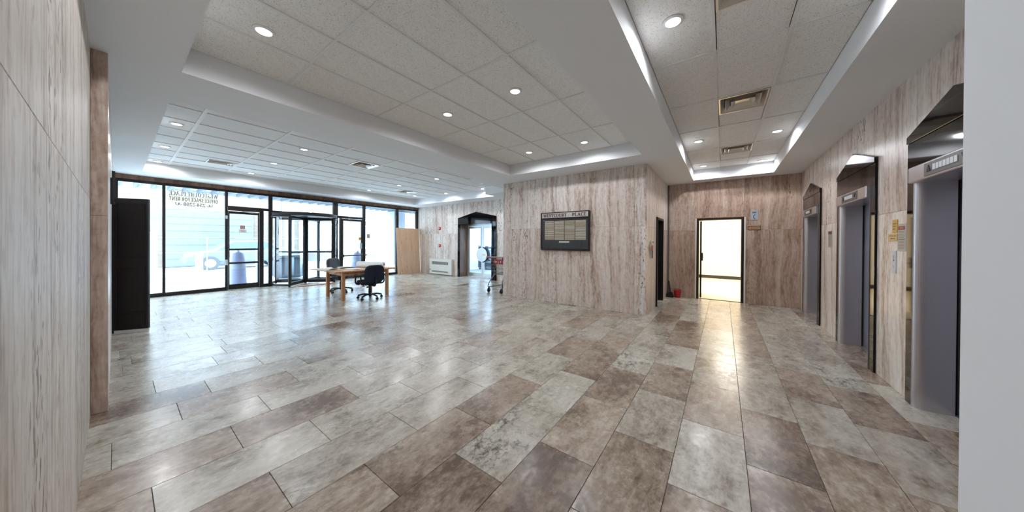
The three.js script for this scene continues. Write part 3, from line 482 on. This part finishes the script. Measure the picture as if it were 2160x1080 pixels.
plate('button_panel', 'slim white elevator call button panel', 'button panel', 'x', -4.463, -4.388, 1.11, 1.33, xE, -1, canvasTex(80, 240, (x, w, h) => { x.fillStyle = '#d5d8dc'; x.fillRect(0, 0, w, h); x.fillStyle = '#aeb2b6'; x.fillRect(24, 50, 32, 40); x.fillStyle = '#4a4c50'; x.beginPath(); x.arc(40, 105, 11, 0, 7); x.fill(); x.fillStyle = '#5a5d62'; x.beginPath(); x.arc(40, 172, 9, 0, 7); x.fill(); x.fillStyle = '#f2f4f6'; x.beginPath(); x.arc(40, 172, 5, 0, 7); x.fill(); }));
plate('gold_arrow_plate', 'gold plate with a black arrow below the notice plate', 'sign', 'x', -4.544, -4.362, 1.42, 1.49, xE, -1, canvasTex(200, 128, (x, w, h) => { x.fillStyle = '#d8b67c'; x.fillRect(0, 0, w, h); x.fillStyle = '#4a3c24'; x.font = 'bold 34px serif'; x.textAlign = 'center'; x.fillText('STAIRCASE', w / 2, 48, 160); x.fillRect(70, 80, 86, 12); x.beginPath(); x.moveTo(44, 86); x.lineTo(78, 70); x.lineTo(78, 102); x.fill(); }), M.brass);
plate('grey_elevator_plate', 'narrow grey plate with maroon top between two elevators', 'sign', 'x', -6.59, -6.40, 1.34, 1.585, xE, -1, canvasTex(96, 200, (x, w, h) => { x.fillStyle = '#a39a92'; x.fillRect(0, 0, w, h); x.fillStyle = '#6d343c'; x.fillRect(0, 0, w, 40); lines(x, w, 60, 8, 16, '#8a817a'); }));
plate('phone_sign', 'small blue-grey sign with a telephone handset symbol', 'sign', 'z', 0.509, 0.635, 1.918, 2.14, zB, 1, canvasTex(128, 192, (x, w, h) => { x.fillStyle = '#aab4bf'; x.fillRect(0, 0, w, h); x.strokeStyle = '#8793a3'; x.lineWidth = 3; x.strokeRect(2, 2, w - 4, h - 4); x.beginPath(); x.moveTo(4, 66); x.lineTo(w - 4, 66); x.stroke(); x.fillStyle = '#7f8ba0'; x.fillRect(18, 16, 92, 12); x.fillStyle = '#3f4450'; x.fillRect(26, 36, 70, 18); x.strokeStyle = '#2a2723'; x.lineWidth = 13; x.lineCap = 'round'; x.beginPath(); x.moveTo(76, 88); x.quadraticCurveTo(46, 94, 50, 128); x.quadraticCurveTo(48, 164, 78, 172); x.stroke(); }));
plate('brass_plaque', 'narrow black-edged brass plaque below the phone sign', 'sign', 'z', 0.458, 0.682, 1.692, 1.783, zB, 1, canvasTex(256, 96, (x, w, h) => { x.fillStyle = '#1d1714'; x.fillRect(0, 0, w, h); x.fillStyle = '#b08a62'; x.fillRect(9, 9, w - 18, h - 18); lines(x, w, 28, 1, 26, '#7c5a3c', 26); lines(x, w, 54, 1, 26, '#7c5a3c', 50); }), M.black);

// ================================================================ DIRECTORY BOARD
{
  const x0 = -3.452, x1 = -2.272, y0 = 1.203, y1 = 2.066, t = thing('directory_board', 'black framed building directory board headed WESTCOURT PLACE', 'directory board', [0, 0, 0]); const z = zD, fz = zD + 0.07;
  mesh('backing', cb(x0 + 0.01, x1 - 0.01, y0 + 0.01, y1 - 0.01, z, z + 0.03), std({ color: 0x17181d, roughness: 0.5 }), t);
  for (const [a, b, c, d] of [[x0, x1, y1 - 0.018, y1], [x0, x1, y0, y0 + 0.045], [x0, x0 + 0.032, y0 + 0.045, y1 - 0.018], [x1 - 0.03, x1, y0 + 0.045, y1 - 0.018], [x0 + 0.032, x1 - 0.03, 1.905, 1.94]]) mesh('frame_bar', cb(a, b, c, d, z, fz, 0.005), std({ color: 0x231f20, roughness: 0.35, metalness: 0.2 }), t);
  const hp = mesh('header_plate', cb(x0 + 0.032, x1 - 0.03, 1.94, y1 - 0.018, z + 0.03, z + 0.062, 0.002), std({ color: 0xcfc6bf, roughness: 0.5 }), t);
  const lm = std({ color: 0x191516, roughness: 0.5 }), hy = (1.94 + y1 - 0.018) / 2;
  mesh('lettering', text('WESTCOURT', font, 0.59, 0.072, 0.004).translate(-3.09, hy, z + 0.062), lm, hp); mesh('lettering', text('PLACE', font, 0.325, 0.075, 0.004).translate(-2.505, hy, z + 0.062), lm, hp);
  const cm = [0xf2cfae, 0xe8bf98, 0xf4dcc4, 0xdcb490].map(c => std({ color: c, roughness: 0.45 })), cw = 0.252, sg = cb(-cw / 2 + 0.004, cw / 2 - 0.004, -0.0085, 0.0085, 0, 0.006, 0.001);
  const sx = x0 + 0.09;
  for (let c = 0; c < 4; c++) {
    for (let r = 0; r < 19; r++) { const s = mesh('name_strip', sg, cm[Math.floor(rnd() * 4)], t); s.position.set(sx + cw * (c + 0.5), 1.862 - r * 0.0228, z + 0.03); }
    if (c) mesh('divider', cb(sx + cw * c - 0.003, sx + cw * c + 0.003, 1.43, 1.878, z + 0.03, z + 0.045, 0.001), lm, t);
  }
  mesh('name_strip', cb(-2.99, -2.74, 1.375, 1.415, z + 0.03, z + 0.037, 0.001), cm[2], t);
  mesh('cover_glass', new THREE.BoxGeometry(x1 - x0 - 0.06, 1.905 - y0 - 0.045, 0.004).translate((x0 + x1) / 2, (1.905 + y0 + 0.045) / 2, fz - 0.008), M.glass, t);
  mesh('key_lock', bar([-2.92, y0 + 0.022, fz], [-2.92, y0 + 0.022, fz + 0.006], 0.008, 12), M.chrome, t);
}
// ---- small things on the block's side and in the corner
{
  const t = thing('wall_latch', 'steel latch bracket with a red tag beside the dark side door', 'latch', [xDs, 0, -6.30]);
  mesh('back_plate', cb(0, 0.006, 1.07, 1.43, -0.05, 0.05), M.enamel, t); mesh('top_block', cb(0.006, 0.03, 1.36, 1.43, -0.05, 0.04), M.alu, t); mesh('handle_tube', bar([0.03, 1.08, -0.03], [0.03, 1.33, -0.03], 0.014), M.black, t); mesh('handle_tube', bar([0.03, 1.08, 0.02], [0.03, 1.33, 0.02], 0.01), M.chrome, t); mesh('red_tag', cb(0.04, 0.045, 1.24, 1.34, 0.0, 0.11), M.red, t); mesh('pivot', bar([0.01, 1.4, -0.08], [0.04, 1.4, -0.08], 0.012), M.black, t);
  const b = thing('dustpan', 'black dustpan leaning in the corner by the end wall', 'dustpan', [-1.1, 0, -8.38]);
  mesh('pan', poly([[-0.07, 0], [0.09, 0], [0.05, 0.13], [-0.06, 0.1]], 0.12).translate(0, 0, -0.06), M.black, b); mesh('handle', bar([0.02, 0.08, 0], [-0.035, 0.4, -0.1], 0.016), M.black, b);
  const c = thing('red_bucket', 'small red bucket standing beside the dustpan', 'bucket', [-0.93, 0, -8.44]);
  mesh('bucket_wall', new THREE.LatheGeometry([[0.0, 0.004], [0.06, 0.004], [0.08, 0.17], [0.088, 0.17], [0.088, 0.18], [0.076, 0.18], [0.056, 0.01], [0, 0.01]].map(p => new THREE.Vector2(...p)), 20), M.red, c); mesh('bail', tube([[-0.08, 0.17, 0], [-0.06, 0.21, 0.04], [0.06, 0.21, 0.04], [0.08, 0.17, 0]], 0.004), M.black, c);
}
// ---- fittings on the far wall
{
  const t = thing('wall_convector', 'low white metal convector heater on the far wall', 'heater', [0, 0, zF]); const a = -10.13, b = -8.75;
  mesh('cabinet', cb(a, b, 0.03, 0.665, 0, 0.1, 0.008), M.enamel, t);
  for (const [y0, y1, n] of [[0.43, 0.55, 22], [0.11, 0.17, 26]]) { mesh('slot_recess', cb(a + 0.17, b - 0.2, y0, y1, 0.1, 0.102, 0.0005), M.slot, t); const w = (b - a - 0.37) / n; for (let i = 0; i <= n; i++) mesh('grille_bar', cb(a + 0.17 + i * w - 0.006, a + 0.17 + i * w + 0.006, y0, y1, 0.102, 0.108, 0.001), M.enamel, t); }
  mesh('thermostat_knob', bar([a + 0.06, 0.2, 0.1], [a + 0.06, 0.2, 0.115], 0.02, 12), M.slot, t);
  for (const [y, l] of [[1.93, 'small red alarm strobe high on the far wall'], [1.215, 'small red and white pull station above the convector']]) { const p = thing('fire_alarm', l, 'fire alarm', [-9.58, y, zF]); mesh('housing', cb(-0.05, 0.05, -0.06, 0.06, 0, 0.04, 0.006), M.red, p); mesh('face', cb(-0.03, 0.02, -0.02, 0.03, 0.04, 0.045), M.paper, p); }
}
// ---- plywood sheet leaning on the corner window
{ const o = thing('plywood_sheet', 'plain plywood sheet leaning over the corner window', 'plywood', [-10.86, 0, -7.42]); o.rotation.z = 0.07; const h = 1.95;
  mesh('sheet', cb(-0.012, 0.006, 0.002, h, -0.55, 0.55, 0.002, 0.3, 0.1), M.ply, o); mesh('screw_plate', cb(0.006, 0.012, 0.6, 0.64, 0.32, 0.36, 0.001), M.alu, o); }

// ---- standing black door by the left wall
{
  const o = thing('black_door_leaf', 'black panelled door leaf standing open off the left wall', 'door leaf', [-7.22, 0, 0.02]), dx = 0.19, dz = -0.31, L = Math.hypot(dx, dz);
  o.rotation.y = Math.atan2(-dz, dx);                       // local x runs along the leaf, local +z faces the camera
  mesh('leaf', cb(0, L, 0.05, 2.0, -0.025, 0.02, 0.004), M.black, o);
  for (const [y0, y1] of [[0.1, 0.26], [0.3, 0.98], [1.13, 1.93]]) { for (const [a, b, c, d] of [[0.03, L - 0.03, y0, y0 + 0.012], [0.03, L - 0.03, y1 - 0.012, y1], [0.03, 0.042, y0, y1], [L - 0.042, L - 0.03, y0, y1]]) mesh('panel_moulding', cb(a, b, c, d, 0.02, 0.028, 0.002), M.black, o); }
  mesh('rail_plate', cb(0, L, 0.98, 1.13, 0.02, 0.026, 0.002), M.black, o); mesh('bottom_sweep', cb(0, L, 0.0, 0.05, -0.012, 0.008, 0.002), M.white, o);
  const f = struct('trim_3', 'thin black door casing on the left wall', 'trim'); mesh('casing', cb(-7.34, -7.26, 0, 2.4, zL - 0.03, zL, 0.004), M.black, f); mesh('casing', cb(-8.3, -7.34, 2.34, 2.4, zL - 0.025, zL, 0.004), M.black, f); mesh('casing', cb(-8.36, -8.3, 0, 2.4, zL - 0.025, zL, 0.004), M.black, f);
  const bq = thing('wall_bracket', 'thin dark bracket on the polished left wall', 'bracket', [-5.6, 1.95, zL]); mesh('bar', cb(-0.02, 0.02, -0.14, 0.14, -0.02, 0, 0.003), M.black, bq); mesh('foot', cb(-0.03, 0.03, -0.16, -0.13, -0.03, 0, 0.003), M.black, bq);
}

// ================================================================ TABLE, CHAIRS, PAPERS
const TY = 0.69;
{
  const t = thing('work_table', 'light wood table with square legs standing near the revolving door', 'table', [-7.52, 0, -3.64]);
  mesh('table_top', cb(-0.5, 0.5, TY - 0.035, TY, -0.74, 0.74, 0.006), M.wood, t);
  for (const sx of [-1, 1]) mesh('apron', cb(sx * 0.40 - 0.012, sx * 0.40 + 0.012, TY - 0.12, TY - 0.035, -0.5, 0.5), M.wood, t);
  for (const sz of [-1, 1]) mesh('apron', cb(-0.38, 0.38, TY - 0.12, TY - 0.035, sz * 0.53 - 0.012, sz * 0.53 + 0.012), M.wood, t);
  for (const sx of [-1, 1]) for (const sz of [-1, 1]) mesh('leg', cb(sx * 0.41 - 0.035, sx * 0.41 + 0.035, 0, TY - 0.035, sz * 0.54 - 0.035, sz * 0.54 + 0.035, 0.006), M.wood, t);
  const bd = thing('loose_board', 'pale thin board overhanging the table end', 'board', [-7.62, TY + 0.001, -3.0]); bd.rotation.y = 0.12; mesh('board', cb(-0.42, 0.3, 0, 0.018, -0.2, 0.22, 0.002), std({ color: 0xcfc4b2, roughness: 0.6 }), bd);
  // drawings: a long roll and loose sheets
  const ro = thing('drawing_roll', 'long white roll of drawings at the far end of table', 'paper roll', [-7.62, TY, -4.02]); ro.rotation.y = 0.6;
  mesh('rolled_sheet', bar([-0.36, 0.075, 0], [0.36, 0.075, 0], 0.075, 20), M.paper, ro); mesh('roll_core', bar([0.361, 0.075, 0], [0.366, 0.075, 0], 0.03, 14), M.slot, ro); mesh('inner_roll', bar([-0.3, 0.05, 0.125], [0.33, 0.05, 0.125], 0.05, 16), M.paper, ro);
  const sheets = [[-7.42, -3.55, 0.15, 0.4, 0.36, 'large white drawing sheet spread on the table'], [-7.83, -3.5, -0.1, 0.28, 0.36, 'curled grey sheet beside the drawing sheet'], [-7.5, -3.0, 0.2, 0.3, 0.22, 'small white sheet near the loose board']];
  sheets.forEach(([x, z, r, w, d, l], i) => { const g = new THREE.BoxGeometry(w, 0.003, d, 14, 1, 10), p = g.attributes.position; for (let k = 0; k < p.count; k++) p.setY(k, p.getY(k) + 0.02 * (i + 1) * 0.6 * (Math.abs(p.getX(k)) / w * 2) ** 3 * (0.6 + 0.4 * Math.sin(p.getZ(k) * 9 + i))); g.computeVertexNormals(); const o = mesh('paper_sheet', g, i === 1 ? std({ color: 0xb9bdc0, roughness: 0.9 }) : M.paper); o.position.set(x, TY + 0.003 + (i === 2 ? 0.022 : i === 1 ? 0.006 : 0), z); o.rotation.y = r; o.userData = { label: l, category: 'paper' }; });
  const bag = thing('black_pouch', 'small black pouch lying by the drawing roll', 'pouch', [-7.3, TY, -3.84]); mesh('pouch', pad(0.16, 0.1, 0.05, 0.04).rotateX(-Math.PI / 2).translate(0, 0.026, 0), M.plastic, bag); mesh('strap', tube([[0.06, 0.03, 0], [0.11, 0.05, 0.02], [0.13, 0.01, 0.03]], 0.008), M.plastic, bag);
}
function chair(x, z, heading, label, mat, backH, seatY) {      // local +x is forward
  const t = thing('office_chair', label, 'office chair', [x, 0, z], heading, undefined);
  mesh('seat', pad(0.46, 0.46, 0.09, 0.12).rotateX(-Math.PI / 2).translate(0.03, seatY, 0), mat, t);
  const b = pad(0.46, backH, 0.085, 0.15, 0.35); b.rotateY(Math.PI / 2); b.rotateZ(0.1); b.translate(-0.22, seatY + backH * 0.5 - 0.02, 0); const bm = mesh('backrest', b, mat, t);
  const sh = pad(0.43, backH - 0.04, 0.03, 0.13, 0.35, 0.01); sh.rotateY(Math.PI / 2); sh.rotateZ(0.1); sh.translate(-0.262, seatY + backH * 0.5 - 0.02, 0); mesh('back_shell', sh, mat === M.leather ? M.plastic : mat, bm);
  mesh('back_bar', tube([[-0.05, seatY - 0.06, 0], [-0.22, seatY - 0.07, 0], [-0.27, seatY + 0.0, 0], [-0.275, seatY + 0.14, 0]], 0.022), M.plastic, t);
  mesh('mechanism', cb(-0.1, 0.1, seatY - 0.085, seatY - 0.04, -0.07, 0.07, 0.01), M.plastic, t); mesh('lever', bar([0, seatY - 0.07, -0.05], [-0.04, seatY - 0.1, -0.24], 0.008), M.plastic, t); mesh('tilt_knob', bar([-0.12, seatY - 0.1, -0.06], [-0.12, seatY - 0.1, -0.14], 0.022, 12), M.plastic, t);
  mesh('gas_column', [bar([0, 0.07, 0], [0, seatY - 0.15, 0], 0.032, 14), bar([0, seatY - 0.15, 0], [0, seatY - 0.06, 0], 0.02, 12)], M.plastic, t);
  for (const s of [-1, 1]) { const ar = new THREE.Group(); ar.name = 'armrest'; t.add(ar); mesh('arm_loop', tube([[0.1, seatY - 0.05, s * 0.2], [0.12, seatY - 0.02, s * 0.27], [0.1, seatY + 0.16, s * 0.28], [-0.1, seatY + 0.16, s * 0.28], [-0.14, seatY - 0.01, s * 0.27], [-0.1, seatY - 0.05, s * 0.2]], 0.018, 40), M.plastic, ar); mesh('arm_pad', pad(0.27, 0.07, 0.03, 0.03).rotateX(-Math.PI / 2).translate(0, seatY + 0.18, s * 0.28), M.plastic, ar); }
  for (let k = 0; k < 5; k++) {
    const a = k * Math.PI * 2 / 5 + 0.5, c = Math.cos(a), s = Math.sin(a), sp = new THREE.Group(); sp.name = 'base_spoke'; t.add(sp);
    mesh('spoke', tube([[0.02 * c, 0.1, 0.02 * s], [0.15 * c, 0.105, 0.15 * s], [0.27 * c, 0.075, 0.27 * s]], 0.019, 10), M.plastic, sp); mesh('caster', [bar([0.27 * c - 0.022 * s, 0.028, 0.27 * s + 0.022 * c], [0.27 * c + 0.022 * s, 0.028, 0.27 * s - 0.022 * c], 0.028, 14), bar([0.27 * c, 0.04, 0.27 * s], [0.27 * c, 0.08, 0.27 * s], 0.01)], M.plastic, sp);
  }
}
chair(-6.9, -3.62, Math.PI, 'navy fabric office chair with its back to the lobby', M.fabric, 0.44, 0.40);
chair(-8.38, -3.6, 0.55, 'black leather office chair behind the wooden table', M.leather, 0.52, 0.42);

// ================================================================ SHOPPING CART
{
  const t = thing('shopping_cart', 'grey wire shopping cart with red flap half hidden behind block', 'shopping cart', [-5.0, 0, -6.1]), wm = std({ color: 0x74777b, roughness: 0.35, metalness: 0.6 });
  const w = 0.25, top = 0.93, bot = 0.48, L = 0.8;          // runs towards -z, handle at z = 0
  const Pt = (s, u, v) => { const hw = lerp(w * 0.72, w, v) * lerp(1, 0.8, u); return [s * hw, lerp(bot + 0.06 * u, top - 0.08 * u, v), -lerp(0.12 - 0.07 * v, L, u)]; };
  for (const s of [-1, 1]) { const g = []; for (let i = 0; i <= 16; i++) g.push(bar(Pt(s, i / 16, 0), Pt(s, i / 16, 1), 0.004, 5)); for (let j = 0; j <= 5; j++) g.push(bar(Pt(s, 0, j / 5), Pt(s, 1, j / 5), j % 5 ? 0.003 : 0.006, 5)); mesh('basket_side', g, wm, t); }
  for (const u of [0, 1]) { const g = []; for (let i = 0; i <= 10; i++) { const q = i / 10, a0 = Pt(-1, u, 0), b0 = Pt(1, u, 0), a1 = Pt(-1, u, 1), b1 = Pt(1, u, 1); g.push(bar([lerp(a0[0], b0[0], q), a0[1], a0[2]], [lerp(a1[0], b1[0], q), a1[1], a1[2]], 0.003, 5)); } for (let j = 0; j <= 5; j++) g.push(bar(Pt(-1, u, j / 5), Pt(1, u, j / 5), 0.004, 5)); mesh('basket_end', g, wm, t); }
  { const g = []; for (let i = 0; i <= 10; i++) { const q = i / 10, a = Pt(-1, 0, 0), b = Pt(1, 0, 0), c = Pt(-1, 1, 0), d = Pt(1, 1, 0); g.push(bar([lerp(a[0], b[0], q), a[1], a[2]], [lerp(c[0], d[0], q), c[1], c[2]], 0.003, 5)); } mesh('basket_floor', g, wm, t); }
  mesh('handle', bar([-0.29, 0.97, 0.05], [0.29, 0.97, 0.05], 0.018, 12), std({ color: 0xb58a86, roughness: 0.5 }), t);
  for (const s of [-1, 1]) {
    mesh('handle_bracket', tube([[s * 0.27, 0.97, 0.05], [s * 0.27, 0.9, 0.02], [s * 0.25, 0.86, -0.04]], 0.014), M.plastic, t);
    mesh('frame_tube', tube([[s * 0.18, 0.47, -0.16], [s * 0.22, 0.3, -0.02], [s * 0.25, 0.16, 0.03], [s * 0.24, 0.14, -0.1], [s * 0.19, 0.14, -0.72]], 0.012, 30), wm, t);
    const flap = mesh('child_seat_flap', cb(s < 0 ? -0.17 : 0.01, s < 0 ? -0.01 : 0.17, 0.77, 0.9, -0.11, -0.105, 0.001), M.red, t); mesh('flap_print', text(s < 0 ? 'No' : 'F', fontB, s < 0 ? 0.08 : 0.04, 0.055, 0.002).translate(s * 0.09, 0.835, -0.105), M.paper, flap);
    for (const zc of [0.0, -0.66]) { const g = new THREE.Group(); g.name = 'caster'; t.add(g); mesh('wheel', bar([s * 0.22 - 0.014, 0.06, zc + 0.03], [s * 0.22 + 0.014, 0.06, zc + 0.03], 0.06, 18), M.plastic, g); mesh('fork', [cb(s * 0.22 - 0.02, s * 0.22 - 0.016, 0.05, 0.14, zc, zc + 0.04), cb(s * 0.22 + 0.016, s * 0.22 + 0.02, 0.05, 0.14, zc, zc + 0.04), cb(s * 0.22 - 0.02, s * 0.22 + 0.02, 0.128, 0.14, zc - 0.01, zc + 0.04)], wm, g); }
  }
  mesh('lower_rack', [0, 1, 2, 3, 4, 5].map(i => bar([-0.22, 0.14, -0.08 - i * 0.12], [0.22, 0.14, -0.08 - i * 0.12], 0.005, 6)), wm, t);
}

// ================================================================ GLASS LETTERING AND NOTICES
{
  const t = thing('window_lettering', 'gold WESTCOURT PLACE office rental lettering on the shopfront window', 'lettering', [xW - 0.054, 0, -1.2]); t.rotation.y = -Math.PI / 2;   // reads from the street
  const put = (n, g, m, x, y) => mesh(n, g.translate(x, y, 0), m, t);
  put('name_line', text('WESTCOURT PLACE', font, 0.86, 0.11), M.goldDark, 0, 2.565); put('rental_line', text('OFFICE SPACE FOR RENT', fontB, 0.86, 0.095), M.gold, 0, 2.425); put('phone_line', text('254-2200', font, 0.38, 0.09), M.goldDark, 0.0, 2.305);
  for (const y of [2.65, 2.49]) mesh('rule_line', cb(-0.44, 0.44, y - 0.003, y + 0.003, 0, 0.002, 0.0005), M.goldDark, t);
  for (const s of [-1, 1]) mesh('scroll', tube([[s * 0.22, 2.3, 0], [s * 0.25, 2.275, 0], [s * 0.28, 2.31, 0], [s * 0.26, 2.33, 0], [s * 0.275, 2.28, 0], [s * 0.31, 2.28, 0], [s * 0.325, 2.33, 0], [s * 0.3, 2.335, 0]], 0.006, 40, 5), M.goldDark, t);
  const n1 = thing('red_sticker', 'small red sticker on the left glass door', 'sticker', [xW - 0.044, 1.76, -2.13]); mesh('sticker', cb(0, 0.003, -0.05, 0.05, -0.05, 0.05, 0.001), std({ color: 0xb05a52, roughness: 0.7 }), n1); mesh('symbol', new THREE.TorusGeometry(0.025, 0.004, 6, 20).rotateY(Math.PI / 2).translate(0.004, 0, 0), M.paper, n1);
  plate('door_notice', 'white lettered notice below the red door sticker', 'notice', 'x', -2.21, -2.05, 1.6, 1.7, xW - 0.044, 1, canvasTex(160, 100, (x, w, h) => { x.fillStyle = '#eceae8'; x.fillRect(0, 0, w, h); x.strokeStyle = '#a08a86'; x.lineWidth = 4; x.strokeRect(2, 2, w - 4, h - 4); lines(x, w, 22, 1, 30, '#84787a', 30); lines(x, w, 56, 1, 30, '#a06a66', 40); }), M.paper, 0.003);
  plate('window_sticker', 'small pinkish sticker on glass by the right door', 'sticker', 'x', -5.83, -5.7, 1.5, 1.66, xW - 0.047, 1, canvasTex(64, 80, (x, w, h) => { x.fillStyle = '#c9b3a6'; x.fillRect(0, 0, w, h); x.fillStyle = '#8f7d74'; x.fillRect(16, 12, 32, 22); x.fillRect(16, 46, 32, 22); }), M.paper, 0.003);
}

// ================================================================ STREET OUTSIDE
{
  const g = struct('ground', 'bright concrete pavement and street outside', 'ground'); mesh('pavement', cb(-16, xW - 0.12, -0.3, -0.01, -40, 20), M.concrete, g); mesh('street', cb(-45, -16, -0.35, -0.03, -40, 20), M.snow, g); mesh('kerb', cb(-16.2, -16, -0.3, 0.03, -40, 20), M.concrete, g); mesh('side_street', cb(-11.1, 8, -0.35, -0.21, -40, -12.3), M.snow, g);
  const c = struct('canopy', 'white slatted canopy over the pavement outside', 'canopy'); mesh('canopy_deck', cb(-13.2, xW - 0.16, 2.94, 3.05, -14, 4), M.white, c); mesh('canopy_fascia', cb(-13.28, -13.2, 2.84, 3.15, -14, 4), M.white, c);
  for (let z = 1.5; z > -10; z -= 0.3) mesh('canopy_slat', cb(-13.2, xW - 0.16, 2.82, 2.94, z - 0.03, z + 0.03, 0.004), M.panel, c);
  const b = thing('opposite_building', 'pale brick building across the street seen through the windows', 'building', [-22.6, 0, -6]);
  mesh('brick_wall', cb(-1, 0, -0.03, 4.9, -22, 14, 0.01), M.brick, b);
  const w = (z0, z1, y0, y1, m = M.skyPane) => { const f = mesh('window_frame', [cb(0, 0.06, y0 - 0.1, y0, z0 - 0.1, z1 + 0.1), cb(0, 0.06, y1, y1 + 0.1, z0 - 0.1, z1 + 0.1), cb(0, 0.06, y0, y1, z0 - 0.1, z0), cb(0, 0.06, y0, y1, z1, z1 + 0.1), cb(0, 0.05, y0, y1, (z0 + z1) / 2 - 0.03, (z0 + z1) / 2 + 0.03)], M.white, b); mesh('pane', cb(0.005, 0.02, y0, y1, z0, z1, 0.001), m, f); };
  for (const z of [7.0, -1, -5, -9, -13, -17]) w(z - 0.7, z + 0.7, 3.0, 4.4);
  mesh('garage_door', cb(0, 0.08, 0, 2.9, 1.2, 4.6), M.panel, b); mesh('service_door', cb(0, 0.07, 0, 2.2, 6.1, 6.9), M.bluegrey, b); for (let i = 0; i < 8; i++) mesh('garage_panel', cb(0.08, 0.1, 0.05 + i * 0.36, 0.37 + i * 0.36, 1.25, 4.55, 0.01), M.panel, b);
  w(-7.6, -5.4, 0.9, 2.5); w(-12.5, -10, 0.9, 2.5); w(-3.4, -1.2, 0.9, 2.5);
  const p = thing('parked_car', 'silver parked car across the street outside lettered window', 'car', [-20.3, -0.03, -3.9]);   // length along z
  const prof = [[-2.1, 0.35], [-2.15, 0.62], [-2.0, 0.82], [-1.2, 0.95], [-0.55, 1.38], [0.75, 1.42], [1.5, 1.05], [2.05, 0.98], [2.12, 0.6], [2.05, 0.35]]; const cg = poly(prof, 1.7, 0.08); cg.rotateY(Math.PI / 2); cg.translate(-0.85, 0, 0); mesh('body', cg, M.carPaint, p);
  const sw = poly([[-1.0, 0.98], [-0.5, 1.32], [0.7, 1.36], [1.25, 1.04]], 0.02, 0.002); sw.rotateY(Math.PI / 2); mesh('side_window', sw.translate(0.845, 0, 0), std({ color: 0x5c6870, roughness: 0.2 }), p);
  for (const z of [1.3, -1.3]) for (const x of [0.78, -0.78]) { const wl2 = mesh('wheel', bar([x - 0.1, 0.32, z], [x + 0.1, 0.32, z], 0.32, 24), M.tyre, p); mesh('hub_cap', bar([x + 0.1, 0.32, z], [x + 0.11, 0.32, z], 0.19, 16), M.alu, wl2); }
  mesh('headlight', cb(0.5, 0.87, 0.66, 0.78, 1.85, 2.1, 0.02), M.white, p);
  function drum(x, z, label, h = 1.05) { const d = thing('traffic_drum', label, 'traffic drum', [x, -0.01, z]); mesh('drum_body', new THREE.LatheGeometry([[0, 0], [0.27, 0], [0.27, 0.06], [0.22, 0.08], [0.2, 0.5], [0.17, h - 0.2], [0.14, h - 0.05], [0.08, h], [0, h]].map(q => new THREE.Vector2(...q)), 24), M.drum, d); for (const y of [0.35, 0.6]) mesh('band', new THREE.CylinderGeometry(0.2 - y * 0.02, 0.217 - y * 0.02, 0.12, 24, 1, true).translate(0, y, 0), M.bluegrey, d); mesh('lamp_knob', new THREE.SphereGeometry(0.05, 12, 8).translate(0.05, h + 0.02, 0), M.white, d); }
  drum(-11.95, -2.17, 'blue-grey traffic drum outside the left glass door'); drum(-12.0, -5.75, 'blue-grey traffic drum outside the right glass door', 0.95);
  const post = (x, z, l, h = 1.1) => { const q = thing('concrete_post', l, 'post', [x, -0.01, z]); mesh('shaft', cb(-0.09, 0.09, 0, h, -0.09, 0.09, 0.02), M.bluegrey, q); mesh('cap', cb(-0.1, 0.1, h, h + 0.04, -0.1, 0.1, 0.015), M.concrete, q); };
  post(-12.3, -2.78, 'square concrete post outside the left glass door'); post(-14.6, -0.68, 'square concrete post outside beyond the black door leaf', 1.6); post(-15.2, -1.75, 'square concrete post outside the lettered window', 0.9);
  const fz = thing('street_railing', 'long thin metal railing across the pavement', 'railing', [-15.6, -0.01, -4]); for (let i = 0; i < 9; i++) mesh('railing_post', bar([0, 0, -8 + i * 2], [0, 1.5, -8 + i * 2], 0.014), M.bluegrey, fz); for (const y of [0.95, 1.48]) mesh('railing_bar', bar([0, y, -8], [0, y, 8], 0.01), M.bluegrey, fz);
  const bin = thing('waste_bin', 'grey bulky bin standing outside the revolving door', 'bin', [-12.9, -0.01, -3.75]); mesh('bin_body', pad(1.0, 0.75, 0.55, 0.08).rotateY(Math.PI / 2).translate(0, 0.4, 0), std({ color: 0x7a8088, roughness: 0.8 }), bin); mesh('bin_lid', pad(1.04, 0.6, 0.08, 0.05).rotateX(-Math.PI / 2).rotateY(Math.PI / 2).translate(0, 0.83, 0), std({ color: 0x8d939a, roughness: 0.8 }), bin);
  const pil = thing('canopy_column', 'pale blue square column outside under the canopy', 'column', [-12.8, -0.01, -8.0]); mesh('shaft', cb(-0.3, 0.3, 0, 2.82, -0.3, 0.3, 0.02), M.bluegrey, pil); mesh('plinth', cb(-0.36, 0.36, 0, 0.3, -0.36, 0.36, 0.02), M.concrete, pil);
}

// ---- to metres, shadows on
for (const o of scene.children) { o.position.multiplyScalar(K); o.scale.multiplyScalar(K); }
scene.traverse(o => { if (o.isMesh) { o.castShadow = true; o.receiveShadow = true; } });
renderer.render(scene, camera);
